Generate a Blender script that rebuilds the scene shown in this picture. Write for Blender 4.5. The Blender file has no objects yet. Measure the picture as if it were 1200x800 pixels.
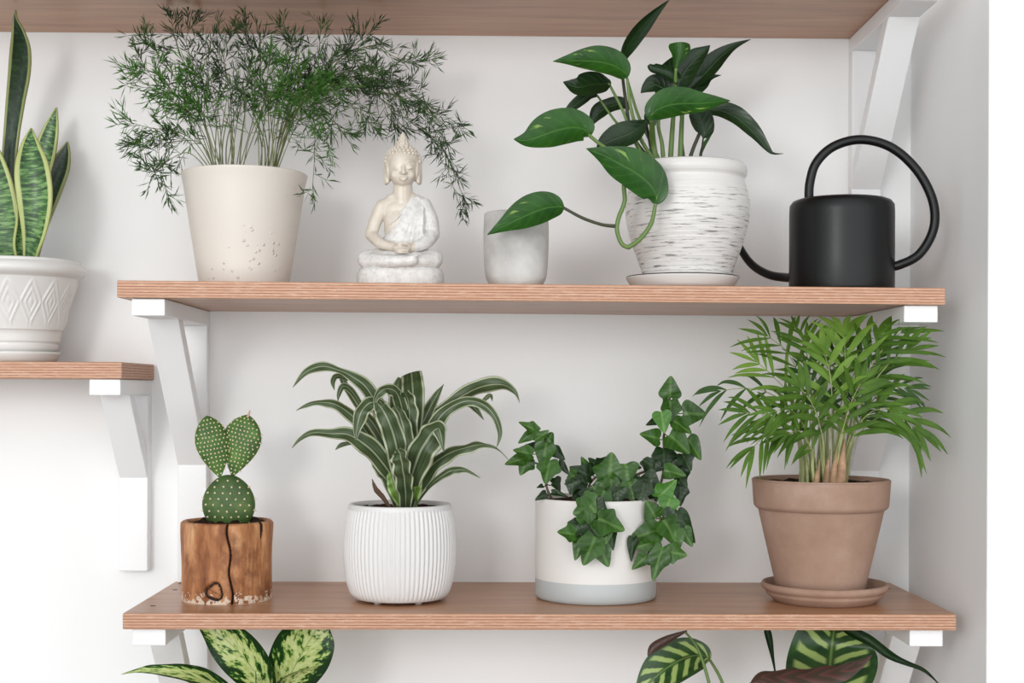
import bpy, bmesh, math, random
from mathutils import Vector, Matrix, noise as mnoise
random.seed(11)
R = math.radians
COL = bpy.context.scene.collection
sc = bpy.context.scene
# ---------------------------------------------------------------- camera model (image 1200 x 800)
FPX, PX, PY = 1667.0, 600.0, 458.0
CAM = Vector((0.0, -1.895, 1.40))
ROT = Matrix.Rotation(R(-0.82), 3, 'Z') @ Matrix.Rotation(R(90), 3, 'X') @ Matrix.Rotation(R(0.25), 3, 'Z')
SHELF_Y = -0.271
def at(px, py, Y):
    """point of the room seen at pixel (px, py) and standing Y metres from the back wall"""
    d = ROT @ Vector(((px - PX) / FPX, (PY - py) / FPX, -1.0))
    return CAM + d * ((Y - CAM.y) / d.y)
def mpp(Y): return (Y - CAM.y) / FPX
# ---------------------------------------------------------------- materials
class NT:
    def __init__(s, name, rough=0.5, spec=0.5, **kw):
        s.m = bpy.data.materials.new(name); s.m.use_nodes = True
        s.t = s.m.node_tree; s.n = s.t.nodes; s.n.clear()
        s.out = s.n.new('ShaderNodeOutputMaterial'); s.b = s.n.new('ShaderNodeBsdfPrincipled')
        s.t.links.new(s.b.outputs[0], s.out.inputs[0])
        s.b.inputs['Roughness'].default_value = rough
        s.b.inputs['Specular IOR Level'].default_value = spec
        for k, v in kw.items(): s.b.inputs[k].default_value = v
    def put(s, sock, v):
        if isinstance(v, bpy.types.NodeSocket): s.t.links.new(v, sock)
        elif isinstance(v, (tuple, list)) and len(v) == 3 and sock.type == 'RGBA': sock.default_value = (*v, 1)
        else: sock.default_value = v
    def coord(s, kind='Object', scale=(1, 1, 1)):
        c = s.n.new('ShaderNodeTexCoord'); mp = s.n.new('ShaderNodeMapping')
        s.t.links.new(c.outputs[kind], mp.inputs[0]); mp.inputs['Scale'].default_value = scale
        return mp.outputs[0]
    def sep(s, v):
        x = s.n.new('ShaderNodeSeparateXYZ'); s.put(x.inputs[0], v); return x.outputs
    def comb(s, a, b, c):
        x = s.n.new('ShaderNodeCombineXYZ')
        for i, v in enumerate((a, b, c)): s.put(x.inputs[i], v)
        return x.outputs[0]
    def noise(s, v, scale, detail=3, rough=0.55):
        x = s.n.new('ShaderNodeTexNoise'); s.put(x.inputs['Vector'], v)
        x.inputs['Scale'].default_value = scale; x.inputs['Detail'].default_value = detail
        x.inputs['Roughness'].default_value = rough; return x.outputs[0]
    def vor(s, v, scale, feature='F1', rand=1.0):
        x = s.n.new('ShaderNodeTexVoronoi'); x.feature = feature; s.put(x.inputs['Vector'], v)
        x.inputs['Scale'].default_value = scale; x.inputs['Randomness'].default_value = rand
        return x.outputs['Distance']
    def math(s, op, a, b=0.0, c=None, clamp=False):
        x = s.n.new('ShaderNodeMath'); x.operation = op; x.use_clamp = clamp
        s.put(x.inputs[0], a); s.put(x.inputs[1], b)
        if c is not None: s.put(x.inputs[2], c)
        return x.outputs[0]
    def ramp(s, f, stops, interp='LINEAR'):
        x = s.n.new('ShaderNodeValToRGB'); x.color_ramp.interpolation = interp; e = x.color_ramp.elements
        while len(e) < len(stops): e.new(0.5)
        for q, (p, c) in zip(e, stops):
            q.position = p; q.color = (*c, 1) if isinstance(c, (tuple, list)) else (c, c, c, 1)
        s.put(x.inputs[0], f); return x.outputs[0]
    def mix(s, f, a, b):
        x = s.n.new('ShaderNodeMix'); x.data_type = 'RGBA'
        s.put(x.inputs[0], f); s.put(x.inputs[6], a); s.put(x.inputs[7], b); return x.outputs[2]
    def bump(s, h, dist=0.001, strength=1.0):
        x = s.n.new('ShaderNodeBump'); x.inputs['Distance'].default_value = dist
        x.inputs['Strength'].default_value = strength; s.put(x.inputs['Height'], h)
        s.t.links.new(x.outputs[0], s.b.inputs['Normal']); return x
    def color(s, c): s.put(s.b.inputs['Base Color'], c)
    def leafy(s, c, trans=0.22, tint=(1.1, 1.35, 0.5)):
        """green blade: glossy skin plus some light let through"""
        s.color(c)
        tr = s.n.new('ShaderNodeBsdfTranslucent'); mx = s.n.new('ShaderNodeMixShader')
        m = s.n.new('ShaderNodeMix'); m.data_type = 'RGBA'; m.blend_type = 'MULTIPLY'; m.inputs[0].default_value = 1
        s.put(m.inputs[6], c); s.put(m.inputs[7], tint); s.t.links.new(m.outputs[2], tr.inputs[0])
        mx.inputs[0].default_value = trans
        s.t.links.new(s.b.outputs[0], mx.inputs[1]); s.t.links.new(tr.outputs[0], mx.inputs[2])
        s.t.links.new(mx.outputs[0], s.out.inputs[0])
def lin(r, g, b):
    f = lambda c: (c / 255 / 12.92) if c <= 10 else ((c / 255 + 0.055) / 1.055) ** 2.4
    return (f(r), f(g), f(b))
M = {}
def simple(name, rgb, rough=0.5, spec=0.5, bump=None, var=None, **kw):
    k = NT(name, rough, spec, **kw); c = lin(*rgb)
    if var:
        n = k.noise(k.coord(), var[0], 4)
        k.color(k.ramp(n, [(0.3, tuple(x * (1 - var[1]) for x in c)), (0.7, tuple(min(1, x * (1 + var[1])) for x in c))]))
    else: k.color(c)
    if bump: k.bump(k.noise(k.coord(), bump[0], 4), bump[1])
    M[name] = k.m; return k.m
def wall_mat(name, rgb):
    k = NT(name, 0.75, 0.25); c = lin(*rgb)
    n = k.noise(k.coord(scale=(5, 5, 0.35)), 1.2, 2)
    k.color(k.ramp(n, [(0.3, tuple(x * 0.975 for x in c)), (0.7, c)]))
    k.bump(k.noise(k.coord(), 160, 3), 0.0004, 0.5); M[name] = k.m
wall_mat('wall_paint', (241, 241, 241))
simple('white_bracket_paint', (241, 241, 242), 0.45, 0.4, bump=(60, 0.0002))
simple('floor_wood', (122, 106, 90), 0.5, var=(3, 0.15))
# plywood: veneer faces and striped edges
k = NT('plywood_face', 0.33, 0.5)
v = k.coord(scale=(1.0, 9, 9)); n1 = k.noise(v, 5, 6, 0.62); n2 = k.noise(k.coord(scale=(2.2, 80, 80)), 3, 4, 0.6)
c = k.ramp(n1, [(0.25, lin(160, 112, 80)), (0.5, lin(190, 141, 106)), (0.75, lin(208, 162, 126))])
k.color(k.mix(k.math('MULTIPLY', n2, 0.45), c, lin(138, 94, 64))); k.bump(n2, 0.0003, 0.4); M['plywood_face'] = k.m
k = NT('plywood_edge', 0.5, 0.35)
o = k.coord(); s3 = k.sep(o)
wob = k.noise(k.coord(scale=(6, 6, 6)), 1.0, 2)
zz = k.math('ADD', s3[2], k.math('MULTIPLY', wob, 0.0006))
st = k.math('FRACT', k.math('MULTIPLY', zz, 1 / 0.0033))
stripe = k.ramp(st, [(0.0, lin(126, 80, 58)), (0.14, lin(148, 98, 72)), (0.3, lin(208, 168, 142)), (0.55, lin(188, 140, 110)), (0.85, lin(200, 154, 126)), (1.0, lin(126, 80, 58))])
fib = k.noise(k.coord(scale=(34, 34, 300)), 2.0, 5, 0.7)
fib2 = k.noise(k.coord(scale=(60, 60, 500)), 1.3, 4, 0.7)
k.color(k.mix(k.ramp(fib2, [(0.5, 0.0), (0.72, 0.4)]), k.mix(k.ramp(fib, [(0.5, 0.0), (0.72, 0.3)]), stripe, lin(156, 106, 82)), lin(232, 204, 186))); k.bump(st, 0.0004, 0.35); M['plywood_edge'] = k.m
simple('screw_dark', (90, 78, 70), 0.4, 0.5, Metallic=0.6)
# ---------------------------------------------------------------- objects
ORG = {}
def new_obj(name, me, parent=None, origin=None):
    o = bpy.data.objects.new(name, me); COL.objects.link(o)
    if parent is not None: o.parent = parent; ORG[o.name] = ORG[parent.name]
    else: o.location = origin if origin is not None else (0, 0, 0); ORG[o.name] = Vector(o.location)
    return o
def mesh(name, vs, fs, mats, parent=None, origin=None, uvs=None, smooth=True, fm=None):
    org = ORG[parent.name] if parent is not None else Vector(origin if origin is not None else (0, 0, 0))
    me = bpy.data.meshes.new(name); me.from_pydata([tuple(Vector(v) - org) for v in vs], [], fs)
    if not isinstance(mats, (list, tuple)): mats = [mats]
    for m in mats: me.materials.append(M[m] if isinstance(m, str) else m)
    if uvs:
        l = me.uv_layers.new(name='UVMap')
        for lp in me.loops: l.data[lp.index].uv = uvs[lp.vertex_index]
    for i, p in enumerate(me.polygons):
        p.use_smooth = smooth
        if fm: p.material_index = fm[i]
    me.update(); return new_obj(name, me, parent, org)
def tag(o, label=None, cat=None, group=None, kind=None):
    for kx, vx in (('label', label), ('category', cat), ('group', group), ('kind', kind)):
        if vx: o[kx] = vx
    return o
def thing(name, loc, label, cat, group=None):
    e = bpy.data.objects.new(name, None); COL.objects.link(e); e.location = loc; e.empty_display_size = 0.02
    ORG[e.name] = Vector(loc); return tag(e, label, cat, group)
class MB:
    def __init__(s): s.v, s.f, s.uv, s.fm = [], [], [], []
    def add(s, vs, fs, uv=None, mi=0):
        n = len(s.v); s.v += [Vector(v) for v in vs]; s.f += [tuple(i + n for i in f) for f in fs]
        s.uv += uv if uv else [(0, 0)] * len(vs); s.fm += [mi] * len(fs)
    def build(s, name, mats, parent=None, origin=None, smooth=True):
        return mesh(name, s.v, s.f, mats, parent, origin, s.uv, smooth, s.fm)
def bevel(o, w=0.001, seg=2, angle=40):
    b = o.modifiers.new('bevel', 'BEVEL'); b.width = w; b.segments = seg; b.limit_method = 'ANGLE'; b.angle_limit = R(angle); return o
def box_vf(c8): return c8, [(0, 3, 2, 1), (4, 5, 6, 7), (0, 1, 5, 4), (1, 2, 6, 5), (2, 3, 7, 6), (3, 0, 4, 7)]
def prism(x0, x1, yz):
    """polygon in the YZ plane extruded along X"""
    n = len(yz); vs = [(x0, y, z) for y, z in yz] + [(x1, y, z) for y, z in yz]
    return vs, [tuple(range(n)), tuple(range(2 * n - 1, n - 1, -1))] + [(i, i + n, (i + 1) % n + n, (i + 1) % n) for i in range(n)]
def lathe(prof, c, seg=72, rf=None, sx=1, sy=1):
    """prof: (radius, z) from the outside bottom up and down inside; rf(angle, r, z) adds to the radius"""
    vs, fs, uv = [], [], []
    for j, (r, z) in enumerate(prof):
        for i in range(seg):
            a = 2 * math.pi * i / seg; q = r + (rf(a, r, z) if rf and r > 1e-5 else 0)
            vs.append((c.x + math.cos(a) * q * sx, c.y + math.sin(a) * q * sy, z)); uv.append((i / seg, j / len(prof)))
    for j in range(len(prof) - 1):
        for i in range(seg):
            a, b = j * seg + i, j * seg + (i + 1) % seg
            fs.append((a, b, b + seg, a + seg))
    if prof[0][0] > 1e-5: fs.append(tuple(range(seg - 1, -1, -1)))
    if prof[-1][0] > 1e-5: fs.append(tuple(range((len(prof) - 1) * seg, len(prof) * seg)))
    return vs, fs, uv
def crv(pts, n):
    """Catmull-Rom through tuples of any length"""
    P = [pts[0]] + list(pts) + [pts[-1]]; out = []; m = len(pts) - 1
    for i in range(n + 1):
        t = i / n * m; k = min(int(t), m - 1); u = t - k
        p0, p1, p2, p3 = P[k], P[k + 1], P[k + 2], P[k + 3]
        out.append(tuple(0.5 * ((2 * b) + (-a + c) * u + (2 * a - 5 * b + 4 * c - d) * u * u + (-a + 3 * b - 3 * c + d) * u ** 3)
                         for a, b, c, d in zip(p0, p1, p2, p3)))
    return out
def profile(cx, Y, pts, n=60, z0=None):
    """(half width px, y px) silhouette -> smooth (radius, z)"""
    s = mpp(Y); q = [(max(0, a) * s, at(cx, b, Y).z) for a, b in pts]
    if z0 is not None: q = [(r, max(z0, z)) for r, z in q]; q[0] = (q[0][0], z0)
    return [(max(0, r), z) for r, z in crv(q, n)] if n else q
def tube(mb, pts, rad, seg=8, mi=0, cap=True):
    """pts: Vectors; rad: number or list"""
    n = len(pts); rad = rad if isinstance(rad, (list, tuple)) else [rad] * n
    up = None; vs, fs, uv = [], [], []
    for i, p in enumerate(pts):
        t = (pts[min(i + 1, n - 1)] - pts[max(i - 1, 0)]).normalized()
        if up is None: up = t.orthogonal().normalized()
        up = (up - t * up.dot(t)).normalized(); b = t.cross(up)
        for j in range(seg):
            a = 2 * math.pi * j / seg; vs.append(p + (up * math.cos(a) + b * math.sin(a)) * rad[i]); uv.append((j / seg, i / max(1, n - 1)))
    for i in range(n - 1):
        for j in range(seg):
            a, b2 = i * seg + j, i * seg + (j + 1) % seg; fs.append((a, b2, b2 + seg, a + seg))
    if cap: fs += [tuple(range(seg - 1, -1, -1)), tuple(range((n - 1) * seg, n * seg))]
    mb.add(vs, fs, uv, mi)
def vtube(mb, pts, rad, n=24, **kw):
    q = crv([tuple(p) for p in pts], n)
    if isinstance(rad, (list, tuple)): rad = [max(1e-5, r[0]) for r in crv([(r,) for r in rad], n)]
    tube(mb, [Vector(p) for p in q], rad, **kw)
def ball(mb, c, r, seg=12, rings=8, mi=0, rot=None):
    r = r if isinstance(r, (tuple, list)) else (r, r, r); vs, fs = [], []
    for j in range(rings + 1):
        th = math.pi * j / rings
        for i in range(seg):
            a = 2 * math.pi * i / seg
            p = Vector((r[0] * math.sin(th) * math.cos(a), r[1] * math.sin(th) * math.sin(a), r[2] * math.cos(th)))
            if rot: p = rot @ p
            vs.append(Vector(c) + p)
    for j in range(rings):
        for i in range(seg):
            a, b = j * seg + i, j * seg + (i + 1) % seg; fs.append((a, a + seg, b + seg, b))
    mb.add(vs, fs, None, mi)
FACE = Vector((0.05, -1, 0.25))
def blade(mb, pts, n=22, facing=FACE, fold=0.25, twist=0.0, wave=0.0, cols=4, mi=0, lobed=False, px=True, waven=5, thick=0):
    """leaf blade along a midrib. pts: (px, py, Y, half width px); UV u runs across, v from base to tip"""
    if px:
        q = crv(pts, n); P = [at(a, b, Y) for a, b, Y, w in q]; W = [max(0.0, w) * mpp(Y) for a, b, Y, w in q]
    else:
        q = crv(pts, n); P = [Vector(a[:3]) for a in q]; W = [max(0.0, a[3]) for a in q]
    vs, uv, fs = [], [], []; ph = random.random() * 6.28
    tw = (lambda v: twist(v)) if callable(twist) else (lambda v: twist)
    L = sum((P[i + 1] - P[i]).length for i in range(n))
    for i in range(n + 1):
        v = i / n; t = (P[min(i + 1, n)] - P[max(i - 1, 0)]).normalized()
        f = facing(v) if callable(facing) else facing
        s = f.cross(t)
        if s.length < 1e-4: s = t.orthogonal()
        s.normalize(); nr = t.cross(s).normalized()
        if nr.dot(f) < 0: nr = -nr
        rt = Matrix.Rotation(R(tw(v)), 3, t); s = rt @ s; nr = rt @ nr
        for c in range(cols + 1):
            u = c / cols * 2 - 1; w = W[i]
            off = fold * (u * u) * w + wave * w * abs(u) * math.sin(v * waven * 6.28 + ph + (1.6 if u > 0 else 0))
            vs.append(P[i] + s * u * w + nr * off); uv.append((u * 0.5 + 0.5, v))
    for i in range(n):
        for c in range(cols):
            a = i * (cols + 1) + c; fs.append((a, a + 1, a + cols + 2, a + cols + 1))
    mb.add(vs, fs, uv, mi); return P
def soften(o, lv=1):
    s = o.modifiers.new('subsurf', 'SUBSURF'); s.levels = lv; s.render_levels = lv; return o
def solid(o, t, off=0.0):
    s = o.modifiers.new('solidify', 'SOLIDIFY'); s.thickness = t; s.offset = off; return o
# ---------------------------------------------------------------- the room
WR = at(1066, 400, 0).x            # inner corner with the return wall
YF = -0.30                         # front face of the return wall
m = MB(); m.add([(-3.2, 0, 0), (WR, 0, 0), (WR, 0, 2.9), (-3.2, 0, 2.9), (-3.2, 0.12, 0), (WR, 0.12, 0), (WR, 0.12, 2.9), (-3.2, 0.12, 2.9)],
             [(0, 1, 2, 3), (5, 4, 7, 6), (4, 0, 3, 7), (3, 2, 6, 7), (0, 4, 5, 1), (1, 5, 6, 2)])
tag(m.build('wall_back', 'wall_paint', smooth=False), 'white painted wall behind the shelves', 'wall', kind='structure')
m = MB(); m.add(*box_vf([(WR, YF, 0), (2.4, YF, 0), (2.4, 0.12, 0), (WR, 0.12, 0), (WR, YF, 2.9), (2.4, YF, 2.9), (2.4, 0.12, 2.9), (WR, 0.12, 2.9)]))
tag(bevel(m.build('wall_right', 'wall_paint', smooth=False), 0.002), 'white projecting wall to the right of the shelves', 'wall', kind='structure')
m = MB(); m.add(*box_vf([(-3.2, -4, -0.05), (2.4, -4, -0.05), (2.4, 0.12, -0.05), (-3.2, 0.12, -0.05), (-3.2, -4, 0), (2.4, -4, 0), (2.4, 0.12, 0), (-3.2, 0.12, 0)]))
tag(m.build('floor', 'floor_wood', smooth=False), 'wooden floor of the room', 'floor', kind='structure')
# ---------------------------------------------------------------- shelves
SH = {}
def shelf(key, A, B, y0, thick, label, screws=()):
    """A, B: left and right ends of the top front edge"""
    c = (A + B) / 2; c.y = (y0) / 2; ang = math.atan2(B.z - A.z, B.x - A.x); L = (B - A).length
    t = thing('wall_shelf', c, label, 'shelf', 'plywood shelves on the white wall'); t.rotation_euler = (0, -ang, 0)
    g = MB(); h = thick; X = L / 2; ya, yb = y0 / 2, -y0 / 2 - 0.0005
    vs = [(-X, ya, -h), (X, ya, -h), (X, yb, -h), (-X, yb, -h), (-X, ya, 0), (X, ya, 0), (X, yb, 0), (-X, yb, 0)]
    g.add([Vector(p) + c for p in vs], box_vf(vs)[1]); g.fm = [0, 0, 1, 1, 1, 1]
    bevel(g.build('board', ['plywood_face', 'plywood_edge'], t, smooth=False), 0.0012)
    for sx, sy in screws:
        g = MB(); p = c + Vector((sx, sy, 0.0001))
        g.add(*lathe([(0.0001, 0.0003 + p.z), (0.0032, 0.0003 + p.z), (0.0036, p.z - 0.0004)], p, 16)); g.build('screw', 'screw_dark', t)
    SH[key] = (A, B); return t
def top_z(key, X):
    A, B = SH[key]; return A.z + (B.z - A.z) * (X - A.x) / (B.x - A.x)
A, B = at(137, 328.3, SHELF_Y), at(1108, 337.2, SHELF_Y)
shelf('mid', A, B, SHELF_Y, 0.0195, 'long plywood shelf in the middle, carrying the fern, statue and black watering can')
A2, B2 = at(143.5, 718.3, SHELF_Y), at(1121, 719.8, SHELF_Y)
cx2 = (A2.x + B2.x) / 2
shelf('low', A2, B2, SHELF_Y, 0.0185, 'long plywood shelf carrying the cactus, ivy and terracotta palm pot',
      [(at(178, 700, -0.22).x - cx2, -0.215 + 0.1355), (at(209, 690, -0.06).x - cx2, -0.08 + 0.1355), (at(1040, 690, -0.06).x - cx2, -0.06 + 0.1355)])
A3, B3 = at(-60, 37.0, 0), at(1029, 46.2, 0)
A3.y = B3.y = SHELF_Y; A3.z += 0.0195; B3.z += 0.0195; A3.x = at(-420, 37, 0).x
shelf('top', A3, B3, SHELF_Y, 0.0195, 'highest plywood shelf, of which only the brown underside shows')
YL = -0.165
A4, B4 = at(-330, 422.0, YL), at(142.8, 424.0, YL)
shelf('left', A4, B4, YL, 0.0205, 'short shallow plywood shelf at the left, carrying the snake plant')
A5, B5 = A2.copy(), B2.copy(); A5.z -= 0.36; B5.z -= 0.36
shelf('bottom', A5, B5, SHELF_Y, 0.0185, 'lowest plywood shelf under the two cut off leafy plants')
# ---------------------------------------------------------------- brackets
def bracket(x0, x1, z, y1, yb, zb, hp, label, t=0.0195):
    """arm along the shelf's underside at height z, post down the wall, slanted brace from yb to height zb"""
    r = thing('shelf_bracket', Vector(((x0 + x1) / 2, 0, z)), label, 'bracket', 'white wooden shelf brackets')
    g = MB(); g.add(*prism(x0, x1, [(y1, z), (0, z), (0, z - t), (y1, z - t)])); bevel(g.build('arm', 'white_bracket_paint', r, smooth=False), 0.0012)
    g = MB(); g.add(*prism(x0, x1, [(-t, z - t), (0, z - t), (0, z - hp), (-t, z - hp)])); bevel(g.build('post', 'white_bracket_paint', r, smooth=False), 0.0012)
    w = t * 1.0; a = math.atan2((z - t) - zb, -t - yb)       # brace slope
    dz = w / math.cos(a); dy = w / math.sin(a)
    g = MB(); g.add(*prism(x0 + 0.0004, x1 - 0.0004, [(yb, z - t), (-t, zb), (-t, zb + dz), (yb + dy, z - t)])); bevel(g.build('brace', 'white_bracket_paint', r, smooth=False), 0.001)
    return r
ML = at(154, 368, -0.262).x, at(193, 368, -0.262).x
MR = at(1059.5, 377, -0.262).x, at(1099, 377, -0.262).x
zl, zr = top_z('mid', ML[0]) - 0.0200, top_z('mid', MR[1]) - 0.0197
bracket(*ML, zl, -0.262, at(172, 372, -0.19).y, at(230, 545, -0.02).z, zl - top_z('low', ML[0]) - 0.001, 'white bracket under the left end of the middle shelf')
bracket(*MR, zr, -0.262, -0.19, at(1000, 552, -0.02).z, zr - top_z('low', MR[1]) - 0.001, 'white bracket under the right end of the middle shelf, behind the palm')
zu = top_z('top', MR[1]) - 0.0197
bracket(*MR, zu, -0.262, -0.19, at(1020, 222, -0.02).z, zu - top_z('mid', MR[1]) - 0.002, 'white bracket under the highest shelf, behind the black watering can')
XL = at(141, 750, -0.262).x; XL = ML[0] , ML[1]
zq = top_z('low', ML[0]) - 0.0189
bracket(at(155, 750, -0.262).x, at(194, 750, -0.262).x, zq, -0.262, -0.19, zq - 0.225, 0.335, 'white bracket under the left end of the cactus shelf')
zq = top_z('low', MR[1]) - 0.0189
bracket(at(1066, 750, -0.262).x, at(1105, 750, -0.262).x, zq, -0.262, -0.19, zq - 0.225, 0.335, 'white bracket under the right end of the cactus and palm shelf')
x0, x1 = at(104.5, 450, -0.16).x, at(141, 450, -0.16).x
zq = top_z('left', x1) - 0.0209
bracket(x0, x1, zq, -0.160, -0.115, at(155, 560, -0.02).z, zq - at(155, 668, -0.01).z, 'small white bracket under the short left shelf')
# ---------------------------------------------------------------- camera, light, world
cd = bpy.data.cameras.new('camera'); cam = bpy.data.objects.new('camera', cd); COL.objects.link(cam)
cd.sensor_width = 36; cd.lens = FPX / 1200 * 36; cd.shift_y = (PY - 400) / 1200
cam.matrix_world = Matrix.Translation(CAM) @ ROT.to_4x4(); cd.clip_start = 0.05; sc.camera = cam
def area(name, loc, tgt, sx, sy, power, col):
    l = bpy.data.lights.new(name, 'AREA'); l.shape = 'RECTANGLE'; l.size = sx; l.size_y = sy; l.energy = power; l.color = col
    o = bpy.data.objects.new(name, l); COL.objects.link(o); o.location = loc
    o.rotation_euler = (Vector(tgt) - Vector(loc)).to_track_quat('-Z', 'Y').to_euler(); return o
area('window_daylight', (-1.35, -3.9, 1.95), (0, 0, 1.35), 0.7, 0.8, 33, (1.0, 0.985, 0.96))
w = bpy.data.worlds.new('room_daylight'); sc.world = w; w.use_nodes = True
nt = w.node_tree; bg = nt.nodes['Background']
tc = nt.nodes.new('ShaderNodeTexCoord'); sp = nt.nodes.new('ShaderNodeSeparateXYZ'); nt.links.new(tc.outputs['Generated'], sp.inputs[0])
mr = nt.nodes.new('ShaderNodeMapRange'); nt.links.new(sp.outputs[0], mr.inputs[0])
mr.inputs[1].default_value = -1; mr.inputs[2].default_value = 1; mr.inputs[3].default_value = 1.05; mr.inputs[4].default_value = 0.9
mz = nt.nodes.new('ShaderNodeMapRange'); nt.links.new(sp.outputs[2], mz.inputs[0])      # world glow dimmed overhead, so more light comes in level
mz.inputs[1].default_value = 0; mz.inputs[2].default_value = 0.9; mz.inputs[3].default_value = 1.0; mz.inputs[4].default_value = 0.55
mm = nt.nodes.new('ShaderNodeMath'); mm.operation = 'MULTIPLY'; nt.links.new(mr.outputs[0], mm.inputs[0]); nt.links.new(mz.outputs[0], mm.inputs[1])
my = nt.nodes.new('ShaderNodeMapRange'); nt.links.new(sp.outputs[1], my.inputs[0])      # added frontal glow, shaped to brighten the wall between the shelves
my.interpolation_type = 'SMOOTHSTEP'
my.inputs[1].default_value = -0.25; my.inputs[2].default_value = -1.0; my.inputs[3].default_value = 0.48; my.inputs[4].default_value = 2.62
m2 = nt.nodes.new('ShaderNodeMath'); m2.operation = 'MULTIPLY'; nt.links.new(mm.outputs[0], m2.inputs[0]); nt.links.new(my.outputs[0], m2.inputs[1])
nt.links.new(m2.outputs[0], bg.inputs[1]); bg.inputs[0].default_value = (0.955, 0.985, 1.0, 1)
vs_ = sc.view_settings; vs_.view_transform = 'Standard'; vs_.look = 'None'; vs_.gamma = 1; vs_.use_curve_mapping = False; vs_.exposure = -0.06
# ---------------------------------------------------------------- pots, cup, can
simple('cream_ceramic', (210, 203, 194), 0.42, 0.5, bump=(40, 0.0003))
simple('white_glaze', (216, 213, 210), 0.22, 0.5)
simple('white_matte', (218, 216, 215), 0.45, 0.4)
simple('black_metal', (13, 13, 14), 0.36, 0.32, bump=(300, 0.0001))
simple('dark_line', (45, 42, 40), 0.5)
k = NT('soil', 0.95, 0.1); n = k.noise(k.coord(), 220, 5); k.color(k.ramp(n, [(0.35, lin(28, 20, 16)), (0.7, lin(78, 58, 44))])); k.bump(n, 0.004); M['soil'] = k.m
k = NT('terracotta', 0.85, 0.2); n = k.noise(k.coord(), 14, 6, 0.65); n2 = k.noise(k.coord(), 3.5, 3)
c = k.ramp(n, [(0.3, lin(146, 118, 102)), (0.55, lin(164, 137, 121)), (0.75, lin(182, 160, 147))])
k.color(k.mix(k.math('MULTIPLY', n2, 0.5), c, lin(166, 128, 107))); k.bump(k.noise(k.coord(), 90, 5), 0.0005); M['terracotta'] = k.m
k = NT('concrete', 0.8, 0.25); n = k.noise(k.coord(), 16, 5, 0.6)
k.color(k.ramp(n, [(0.32, lin(166, 162, 158)), (0.5, lin(190, 187, 184)), (0.7, lin(208, 206, 203))])); k.bump(k.noise(k.coord(), 120, 4), 0.0005); M['concrete'] = k.m
# cream pot with raised droplets
k = NT('speckled_cream', 0.4, 0.5); k.color(lin(212, 204, 195)); d = k.vor(k.coord(), 120)
msk = k.noise(k.coord(), 9, 1); hgt = k.math('MULTIPLY', k.ramp(d, [(0.10, 1.0), (0.24, 0.0)]), k.ramp(msk, [(0.48, 0.0), (0.56, 1.0)])); k.bump(hgt, 0.001); M['speckled_cream'] = k.m
# white glaze with dark brushed horizontal streaks
k = NT('streaked_glaze', 0.25, 0.5); o = k.coord(); s3 = k.sep(o)
ang = k.math('ARCTAN2', s3[1], s3[0]); v = k.comb(k.math('MULTIPLY', ang, 1.8), k.math('MULTIPLY', s3[2], 420), 0.0)
n = k.noise(v, 1.0, 4, 0.62); fine = k.noise(k.comb(k.math('MULTIPLY', ang, 9), k.math('MULTIPLY', s3[2], 900), 3.0), 1.0, 3)
f = k.ramp(n, [(0.54, 0.0), (0.66, 1.0)]); f = k.math('MULTIPLY', f, k.ramp(fine, [(0.35, 0.35), (0.55, 1.0)]))
band = k.ramp(s3[2], [(0.0, 0.0), (0.006, 1.0), (0.108, 1.0), (0.114, 0.0)]); f = k.math('MULTIPLY', f, band)
k.color(k.mix(f, lin(216, 212, 209), lin(84, 78, 76))); k.bump(k.noise(k.comb(0.0, k.math('MULTIPLY', s3[2], 300), 0.0), 1.0, 3), 0.0012); M['streaked_glaze'] = k.m
def hollow(outer, wall, depth, lip=True):
    """close an outer silhouette over the rim and down inside"""
    r, z = outer[-1]
    q = list(outer) + [(r - wall * 0.25, z + wall * 0.22), (r - wall * 0.75, z + wall * 0.2), (r - wall, z - wall * 0.2)]
    # inner wall follows the outer one down
    zi = z - depth; ro = [p for p in outer if p[1] <= z]
    inner = min(ro, key=lambda p: abs(p[1] - zi))[0] - wall
    q += [(r - wall * 1.02, z - wall), ((r - wall + inner) / 2, (z + zi) / 2), (inner, zi), (0.0005, zi)]
    return q
def soil_disc(parent, cx, Y, zpx, hw, z=None, bumps=0.004, name='soil', seed=0):
    c = at(cx, zpx, Y); z = c.z if z is None else z; r = hw * mpp(Y); g = MB(); prof = [(r, z - 0.012)] + [(r * (1 - i / 10), z + 0.002 * math.sin(i)) for i in range(10)] + [(0.0004, z + 0.001)]
    vs, fs, uv = lathe(prof, c, 40)
    vs = [Vector(p) + Vector((0, 0, bumps * mnoise.noise(Vector(p) * 120 + Vector((seed, 0, 0))))) for p in vs]
    g.add(vs, fs, uv); return g.build(name, 'soil', parent)
def base(key, cx, Y):
    p = at(cx, 400, Y); z = top_z(key, p.x); p = at(cx, PY + 0, Y)
    return Vector((p.x, Y, z))
# --- fern pot
FY = -0.155; fb = base('mid', 285.5, FY)
fern = thing('potted_fern', fb, 'feathery asparagus fern in a smooth cream pot beside the seated statue', 'potted plant')
pr = profile(285.5, FY, [(50, 336), (52.5, 329), (58, 295), (64, 258), (69.5, 222), (72.5, 208), (73, 205)], 40, fb.z)
g = MB(); g.add(*lathe([(0.045, fb.z)] + hollow(pr, 0.005, 0.02), fb, 96)); g.build('pot', 'speckled_cream', fern)
soil_disc(fern, 285.5, FY, 209, 67)
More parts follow.
